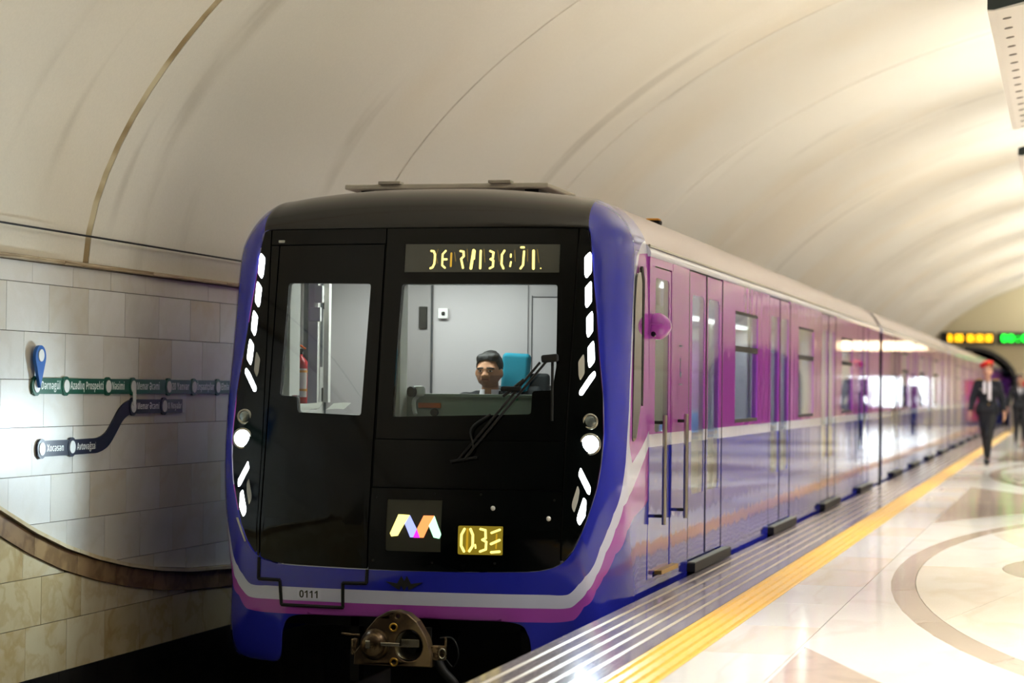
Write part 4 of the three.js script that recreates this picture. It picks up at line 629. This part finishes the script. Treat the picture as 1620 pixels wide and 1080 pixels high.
function sdfGeo(lo, hi, res, fn) {
  const mc = new MarchingCubes(res, new THREE.MeshBasicMaterial(), false, false, 160000); mc.isolation = 0;
  const sz = [0, 1, 2].map((i) => hi[i] - lo[i]);
  let q = 0; for (let k = 0; k < res; k++) for (let j = 0; j < res; j++) for (let i = 0; i < res; i++) { mc.field[q++] = -fn(lo[0] + sz[0] * i / res, lo[1] + sz[1] * j / res, lo[2] + sz[2] * k / res); }
  mc.update(); const n = mc.count, pos = new Float32Array(n * 3);
  for (let i = 0; i < n; i++) for (let c = 0; c < 3; c++) pos[i * 3 + c] = lo[c] + (mc.positionArray[i * 3 + c] + 1) / 2 * sz[c];
  let g = new THREE.BufferGeometry(); g.setAttribute('position', new THREE.BufferAttribute(pos, 3)); g = mergeVertices(g, 1e-5); g.computeVertexNormals(); return g;
}
function colourise(g, fn) { const p = g.attributes.position, a = new Float32Array(p.count * 3); for (let i = 0; i < p.count; i++) { const c = new THREE.Color(fn(p.getX(i), p.getY(i), p.getZ(i))); a.set([c.r, c.g, c.b], i * 3); } g.setAttribute('color', new THREE.BufferAttribute(a, 3)); return g; }
const skinV = phys({ vertexColors: true, roughness: 0.55 }), hairM = std({ color: 0x0d0b0a, roughness: 0.6 }), blackCloth = std({ color: 0x0c0e14, roughness: 0.85 }), tights = std({ color: 0x08080a, roughness: 0.7 }), shirt = std({ color: 0xe7e3ea, roughness: 0.8 });
// head: local frame, chin at y = 0, crown about .23, face towards +z
const headBones = [[[0, .145, -.01], [0, .15, -.03], .088, .088, [.86, 1.08]], [[0, .075, .02], [0, .12, .015], .06, .07, [.92, 1.05]], [[0, .03, .045], [0, .06, .03], .034, .05], [[-.035, .045, .02], [-.055, .095, -.005], .03, .035], [[.035, .045, .02], [.055, .095, -.005], .03, .035], [[0, .125, .085], [0, .088, .104], .010, .015], [[-.011, .083, .095], [.011, .083, .095], .011, .011], [[-.018, .056, .083], [.018, .056, .083], .010, .010], [[-.04, .136, .075], [.04, .136, .075], .014, .014], [[-.077, .11, -.012], [-.08, .085, -.015], .018, .011, [.45, 1]], [[.077, .11, -.012], [.08, .085, -.015], .018, .011, [.45, 1]], [[0, .05, -.02], [0, -.06, -.035], .05, .056]];
const headField = (() => { const f = field(headBones, .022), e1 = [[-.033, .12, .098], [-.033, .12, .098], .013, .013], e2 = [[.033, .12, .098], [.033, .12, .098], .013, .013]; return (x, y, z) => { let d = f(x, y, z); d = Math.max(d, -capsule(x, y, z, e1)); d = Math.max(d, -capsule(x, y, z, e2)); return Math.min(d, capsule(x, y, z, [[-.033, .118, .078], [-.033, .118, .078], .0135, .0135]), capsule(x, y, z, [[.033, .118, .078], [.033, .118, .078], .0135, .0135])); }; })();
const faceColour = (skin, beard) => (x, y, z) => {
  const ax = Math.abs(x);
  if (z > .05 && Math.hypot((ax - .033) / .014, (y - .119) / .006) < 1) return Math.hypot(ax - .033, y - .119) < .0062 ? '#120c09' : '#d9d2cb';
  if (z > .05 && ax > .010 && ax < .056 && Math.abs(y - (.1415 - Math.max(0, ax - .04) * .35)) < .0062) return '#1a120d';
  if (z > .05 && ax < .023 && Math.abs(y - .0565) < .0065) return Math.abs(y - .0565) < .0015 ? '#4a2520' : '#8f5348';
  if (beard && y < .085 && (ax > .028 || y < .047 || (y > .064 && y < .072)) && y > -.01 && z > -.02) return beard;
  return skin;
};
function makeHead(skin, beard) { return colourise(sdfGeo([-.12, -.07, -.14], [.12, .26, .14], 84, headField), faceColour(skin, beard)); }
function hairGeo(bang, back) {   // short combed hair
  const f = (x, y, z) => { const d = field([[[0, .155, -.02], [0, .158, -.035], .096, .095, [.88, 1.1]], [[-.045, .216, .035], [.05, .226, .035], .026, .026], [[0, .232, .0], [0, .22, -.06], .034, .05]], .03)(x, y, z); const line = z > .03 ? .203 - Math.abs(x) * .25 : z > -.03 ? .13 : .06; const cut = line - y; return Math.max(d + (Math.sin(x * 160) * Math.sin(z * 140 + y * 90)) * .0018, cut + (z > .02 && Math.abs(x) > .055 ? -.05 * Math.min(1, (Math.abs(x) - .055) / .02) : 0)); };
  return sdfGeo([-.13, .04, -.16], [.13, .29, .14], 64, f);
}
// five fingered hand: returns bones for a hand hanging from wrist w along direction d (down), palm towards the body
function handBones(w, d, out, k = 1) {
  const D = new THREE.Vector3(...d).normalize(), O = new THREE.Vector3(...out).normalize(), N = D.clone().cross(O).normalize(), W = new THREE.Vector3(...w), at = (a, b, c) => W.clone().addScaledVector(D, a * k).addScaledVector(N, b * k).addScaledVector(O, c * k).toArray();
  const o = [[at(0, 0, 0), at(.03, 0, 0), .026 * k, .03 * k], [at(.03, -.022, 0), at(.085, -.026, 0), .02 * k, .017 * k], [at(.03, .022, 0), at(.085, .024, 0), .02 * k, .017 * k], [at(.03, 0, 0), at(.088, 0, 0), .022 * k, .018 * k]];
  [[-.030, .062], [-.010, .074], [.011, .070], [.031, .054]].forEach(([n, l], i) => { o.push([at(.088, n, 0), at(.088 + l * .55, n * 1.05, -.006), .0095 * k, .009 * k], [at(.088 + l * .55, n * 1.05, -.006), at(.088 + l, n * 1.05, -.03), .009 * k, .0075 * k]); });
  o.push([at(.025, -.03, 0), at(.055, -.052, -.012), .012 * k, .011 * k], [at(.055, -.052, -.012), at(.09, -.056, -.03), .0105 * k, .009 * k]);
  return o;
}
function person(label, pos, turn, J, cloth) {
  const g = thing('person', label, 'person', pos); g.rotation.y = turn; cloth(g, J); return g;
}
const grow = (bones, r) => bones.map((b) => [b[0], b[1], b[2] + r, b[3] + r, b[4]]);
{ // driver, seated behind the screen
  const g = thing('person', 'driver in dark jacket and white collar seated behind the cab windscreen', 'person', [TRAIN[0] + .175, .125, TRAIN[2] - 1.52]);
  const y = -.125, torso = [[[-.1, .92 + y, 0], [.1, .92 + y, 0], .12, .12], [[0, .92 + y, 0], [0, 1.16 + y, -.01], .13, .14, [1.15, .85]], [[-.11, 1.17 + y, -.01], [.11, 1.17 + y, -.01], .095, .095], [[-.17, 1.265 + y, -.01], [.17, 1.265 + y, -.01], .05, .05], [[-.08, 1.29 + y, -.01], [.08, 1.29 + y, -.01], .045, .045]];
  const arms = [], legs = [], hands = [], feet = [];
  for (const s of [-1, 1]) {
    arms.push([[s * .19, 1.255 + y, -.01], [s * .25, 1.02 + y, .08], .056, .045], [[s * .25, 1.02 + y, .08], [s * .17, 1.0 + y, .31], .044, .03]);
    hands.push(...handBones([s * .17, 1.0 + y, .31], [-s * .15, -.05, 1], [0, 1, .1]));
    legs.push([[s * .1, .89 + y, .02], [s * .12, .88 + y, .42], .088, .066], [[s * .12, .88 + y, .42], [s * .12, .24 + y, .46], .06, .042]);
    feet.push([[s * .12, .175 + y, .44], [s * .125, .165 + y, .62], .042, .036]);
  }
  const neck = [[[0, 1.24 + y, -.015], [0, 1.42 + y, .0], .062, .056]];
  const body = sdfGeo([-.36, 0, -.2], [.36, 1.36, .72], 96, field([...torso, ...arms, ...legs, ...feet, ...neck], .03));
  const hd = makeHead('#b9845f', '#8f664e'); hd.rotateX(.06); hd.rotateY(-.02); hd.scale(1.1, .93, 1.05); hd.translate(.0, 1.374 + y, .035);
  const hn = sdfGeo([-.28, .72, .26], [.28, 1.02, .54], 90, field(hands, .008));
  for (const q of [body, hn]) colourise(q, () => '#b9845f');
  mesh('body', merge2([body, hd, hn]), skinV, g);
  const hair = hairGeo(); hair.rotateX(.06); hair.scale(1.1, .93, 1.05); hair.translate(0, 1.374 + y, .035); mesh('hair', hair, hairM, g);
  mesh('jacket', sdfGeo([-.36, .75 + y, -.2], [.36, 1.36 + y, .42], 84, (a, b, c) => { const d = field(grow([...torso, ...arms], .014), .03)(a, b, c), v = Math.abs(a) - (b - (1.13 + y)) * .38; return Math.max(d, c > .03 && b > 1.13 + y ? -v : -9, vlen(a, b - 1.385 - y, c) - 9, c - .33, b - (1.345 + y)); }), blackCloth, g);
  mesh('shirt', sdfGeo([-.2, 1.0 + y, -.12], [.2, 1.36 + y, .16], 56, (a, b, c) => Math.max(field(grow(torso, .006), .03)(a, b, c), b - 1.34 - y)), shirt, g);
  const col = new THREE.LatheGeometry([[.074, 1.285 + y], [.07, 1.31 + y], [.066, 1.352 + y], [.070, 1.353 + y], [.082, 1.31 + y]].map(([a, b]) => new THREE.Vector2(a, b)), 28, .35, Math.PI * 2 - .7); col.translate(0, 0, -.002); mesh('collar', col, shirt, g);
  mesh('tie', merge([rbox(.035, .03, .02, .006, 0, 1.29 + y, .072), rbox(.045, .16, .012, .004, 0, 1.2 + y, .112)]), std({ color: 0x4a2a78, roughness: 0.7 }), g);
  mesh('trousers', sdfGeo([-.3, .2 + y, -.18], [.3, 1.05 + y, .6], 72, (a, b, c) => Math.max(field(grow([...legs, torso[0]], .012), .03)(a, b, c), .24 + y - b)), blackCloth, g);
  for (const f of feet) mesh('shoe', sdfGeo([-.2, .0, .36], [.2, .16, .7], 48, (a, b, c) => Math.max(field(grow([f], .008), .01)(a, b, c), .002 - b)), M.rubber, g);
}
function merge2(list) { return mergeGeometries(list.map((q) => { q = q.toNonIndexed(); if (q.attributes.uv) q.deleteAttribute('uv'); return q; })); }
function officer(label, pos, turn, scale, o) {
  const g = thing('person', label, 'person', pos); g.rotation.y = turn; g.scale.setScalar(scale);
  const W = o.wide || 1, torso = [[[-.07, .96, 0], [.07, .96, 0], .115, .115], [[0, .98, 0], [0, 1.18, .005], .115, .125, [1.08 * W, .82]], [[-.08, 1.27, 0], [.08, 1.27, 0], .1, .1], [[-.15 * W, 1.405, -.01], [.15 * W, 1.405, -.01], .048, .048]];
  const neck = [[[0, 1.38, -.015], [0, 1.53, -.005], .055, .05]], arms = [], legs = [], feet = [], hands = [];
  [-1, 1].forEach((s, i) => {
    const sw = o.swing * s; arms.push([[s * .17 * W, 1.39, -.01], [s * .245 * W, 1.14, -sw * .05], .052, .043], [[s * .245 * W, 1.14, -sw * .05], [s * .285 * W, .90, .06 - sw * .1], .041, .028]);
    hands.push(...handBones([s * .285 * W, .90, .06 - sw * .1], [s * .12, -1, .12], [s, 0, .2], .95));
    const f = o.step * s, kx = o.narrow ? .045 : .09, fx2 = o.narrow ? .022 : .09;
    legs.push([[s * .085, .93, 0], [s * kx, .50, f * .12 + .05], .092, .058], [[s * kx, .50, f * .12 + .05], [s * fx2, .10, f * .22], .055, .034]);
    const heel = o.narrow ? .045 : 0, lift = f < 0 ? .03 : 0; feet.push([[s * fx2, .06 + heel * .6 + lift, f * .22 - .02], [s * fx2 * 1.3, .035, f * .22 + .13], .036, .03]);
  });
  const all = [...torso, ...neck, ...arms, ...legs, ...feet];
  const body = sdfGeo([-.4, 0, -.3], [.4, 1.56, .34], 88, field(all, .03)), hn = sdfGeo([-.46, .66, -.14], [.46, .95, .26], 90, field(hands, .008)), hd = makeHead(o.skin); hd.translate(0, 1.515, .01);
  for (const q of [body, hn]) colourise(q, () => o.skin);
  mesh('body', merge2([body, hd, hn]), skinV, g);
  const jt = [...torso, ...arms];
  mesh('jacket', sdfGeo([-.42, .78, -.26], [.42, 1.5, .28], 88, (a, b, c) => { const flare = b < 1.0 ? (1.0 - b) * .14 : 0, d = field(grow(jt, .018), .03)(a, b, c) - flare; const v = Math.abs(a) - (b - 1.12) * .2; return Math.max(d, .8 - b, c > .03 && b > 1.12 ? -v : -9, Math.abs(a) > .24 ? .93 - b : -9, b - 1.462); }), o.suit, g);
  mesh('shirt', sdfGeo([-.2, 1.05, -.16], [.2, 1.48, .2], 56, (a, b, c) => Math.max(field(grow(torso, .008), .03)(a, b, c), b - 1.475)), shirt, g);
  if (o.narrow) mesh('skirt', sdfGeo([-.26, .58, -.24], [.26, 1.05, .28], 64, (a, b, c) => Math.max(field([[[-.06, .97, 0], [.06, .97, 0], .125, .125], [[-.05, .9, 0], [-.04, .6, .03], .115, .09], [[.05, .9, 0], [.04, .6, .03], .115, .09]], .06)(a, b, c), .6 - b)), o.suit, g);
  mesh(o.narrow ? 'tights' : 'trousers', sdfGeo([-.26, .08, -.3], [.26, 1.02, .34], 72, (a, b, c) => Math.max(field(grow([...legs, torso[0]], o.narrow ? .006 : .018), .03)(a, b, c), (o.narrow ? .09 : .07) - b)), o.narrow ? tights : o.suit, g);
  for (const f of feet) mesh('shoe', sdfGeo([-.2, 0, -.32], [.2, .18, .42], 56, (a, b, c) => Math.max(field(grow([f, ...(o.narrow ? [[[f[0][0], .03, f[0][2] - .02], f[0], .012, .022]] : [])], .007), .01)(a, b, c), .001 - b)), M.rubber, g);
  mesh('tie', merge([rbox(.03, .26, .014, .005, 0, 1.29, .125), rbox(.03, .03, .02, .006, 0, 1.435, .065)]), tights, g);
  if (o.scarf) mesh('scarf', merge([rbox(.05, .3, .016, .006, .045, 1.26, .132), rbox(.045, .2, .014, .006, -.045, 1.33, .13)]), shirt, g);
  if (o.beret) {
    for (const s of [-1, 1]) mesh('epaulette', rbox(.11, .02, .06, .008, s * .14, 1.468, -.01), M.gold, g);
    const hair = hairGeo(); hair.scale(1.06, 1, 1.06); hair.translate(0, 1.51, .0); mesh('hair', hair, std({ color: 0x2a1a10, roughness: 0.6 }), g);
    const b = new THREE.SphereGeometry(.125, 28, 16); b.scale(1, .48, 1); b.rotateZ(.28); b.rotateX(-.1); b.translate(-.02, 1.735, -.01); const bm = mesh('beret', b, std({ color: 0xc01a14, roughness: 0.85 }), g); const r = new THREE.TorusGeometry(.098, .012, 8, 28); r.rotateX(Math.PI / 2 - .1); r.translate(0, 1.7, -.01); mesh('beret_band', r, std({ color: 0x8a120e, roughness: 0.8 }), bm); mesh('beret_badge', new THREE.SphereGeometry(.02, 12, 8).scale(1, 1.2, .5).translate(.03, 1.735, .1), M.gold, bm);
    mesh('name_badge', rbox(.06, .018, .008, .003, -.1, 1.3, .115), M.steel, g); for (const y of [1.12, 1.04]) mesh('button', new THREE.SphereGeometry(.012, 10, 6).translate(.03, y, .132), M.gold, g);
  } else { const hair = hairGeo(); hair.scale(1.05, 1, 1.05); hair.translate(0, 1.512, .0); mesh('hair', hair, hairM, g); }
  return g;
}
officer('walking woman in navy uniform and red beret on the platform', [-1.5, 0, -43.6], -.03, 1.1, { skin: '#c99a80', swing: .6, step: .9, narrow: true, beret: true, scarf: true, suit: std({ color: 0x090d18, roughness: 0.85 }) });
officer('person in dark suit standing farther down the platform, no hat', [-1.27, 0, -62], .1, 1.06, { skin: '#b98a70', swing: .2, step: .2, wide: 1.12, suit: std({ color: 0x15171c, roughness: 0.85 }) });

// ================================================================ things in the cab
{
  const e = thing('fire_extinguisher', 'red fire extinguisher with yellow straps behind the cab door glass', 'extinguisher', [TRAIN[0] - 1.125, 1.235, TRAIN[2] - 1.22]);
  const pr = [[0, 0], [.05, 0], [.056, .012], [.056, .27], [.05, .30], [.03, .325], [.018, .335], [.018, .35], [0, .35]].map(([a, b]) => new THREE.Vector2(a, b)); mesh('cylinder', new THREE.LatheGeometry(pr, 28), M.red, e);
  mesh('valve', merge([cyl(.016, .016, .03).translate(0, .36, 0), rbox(.03, .02, .05, .004, .005, .378, .01)]), M.darkSteel, e); const hdl = rbox(.05, .012, .02, .004); hdl.rotateZ(-.6); hdl.translate(.02, .40, .01); mesh('handle', hdl, M.orange, e);
  const lb = new THREE.CylinderGeometry(.0572, .0572, .2, 20, 1, true, 0, 1.3); lb.translate(0, .15, 0); mesh('label_sheet', lb, M.paper, e);
  for (const y of [.1, .23]) { const s = new THREE.CylinderGeometry(.0585, .0585, .016, 24, 1, true); s.translate(0, y, 0); mesh('strap', s, M.yellowStrap, e); }
  mesh('bracket', box(.1, .03, .1, 0, -.015, 0), M.darkSteel, e);
  const c = thing('surveillance_camera', 'white surveillance camera with black lens on the cab console', 'camera', [TRAIN[0] - .02, 1.338, TRAIN[2] - .40]);
  const b = rbox(.075, .07, .13, .025); b.rotateY(.5); mesh('housing', b, M.plasticWhite, c); const f = new THREE.CylinderGeometry(.034, .034, .03, 20); f.rotateX(Math.PI / 2); f.rotateY(-.5); f.translate(-.025, -.004, .06); mesh('lens_hood', f, M.rubber, c); mesh('stand', tube([[0, -.03, 0], [-.02, -.06, .02], [-.015, -.11, .04], [0, -.15, .06]], .014, 14, 8), M.plasticWhite, c);
  for (const [x, r] of [[-.80, .1], [-.57, -.12]]) { const p = thing('paper_sheet', x < -.7 ? 'white paper sheet lying on the ledge behind the cab door glass' : 'smaller paper sheet beside the first, nearer the door hinge line', 'paper', [TRAIN[0] + x, 1.225, TRAIN[2] - .42]); p.rotation.y = r; const q = new THREE.PlaneGeometry(x < -.7 ? .2 : .13, .12, 6, 4), a = q.attributes.position; for (let i = 0; i < a.count; i++) a.setZ(i, .006 + Math.sin(a.getX(i) * 20 + x * 9) * .006); q.rotateX(-Math.PI / 2 + .35); q.computeVertexNormals(); mesh('sheet', q, M.paper, p); }
}
scene.traverse((o) => { if (o.isLight && o.castShadow !== undefined && !o.isRectAreaLight) o.castShadow = true; });
renderer.render(scene, camera);
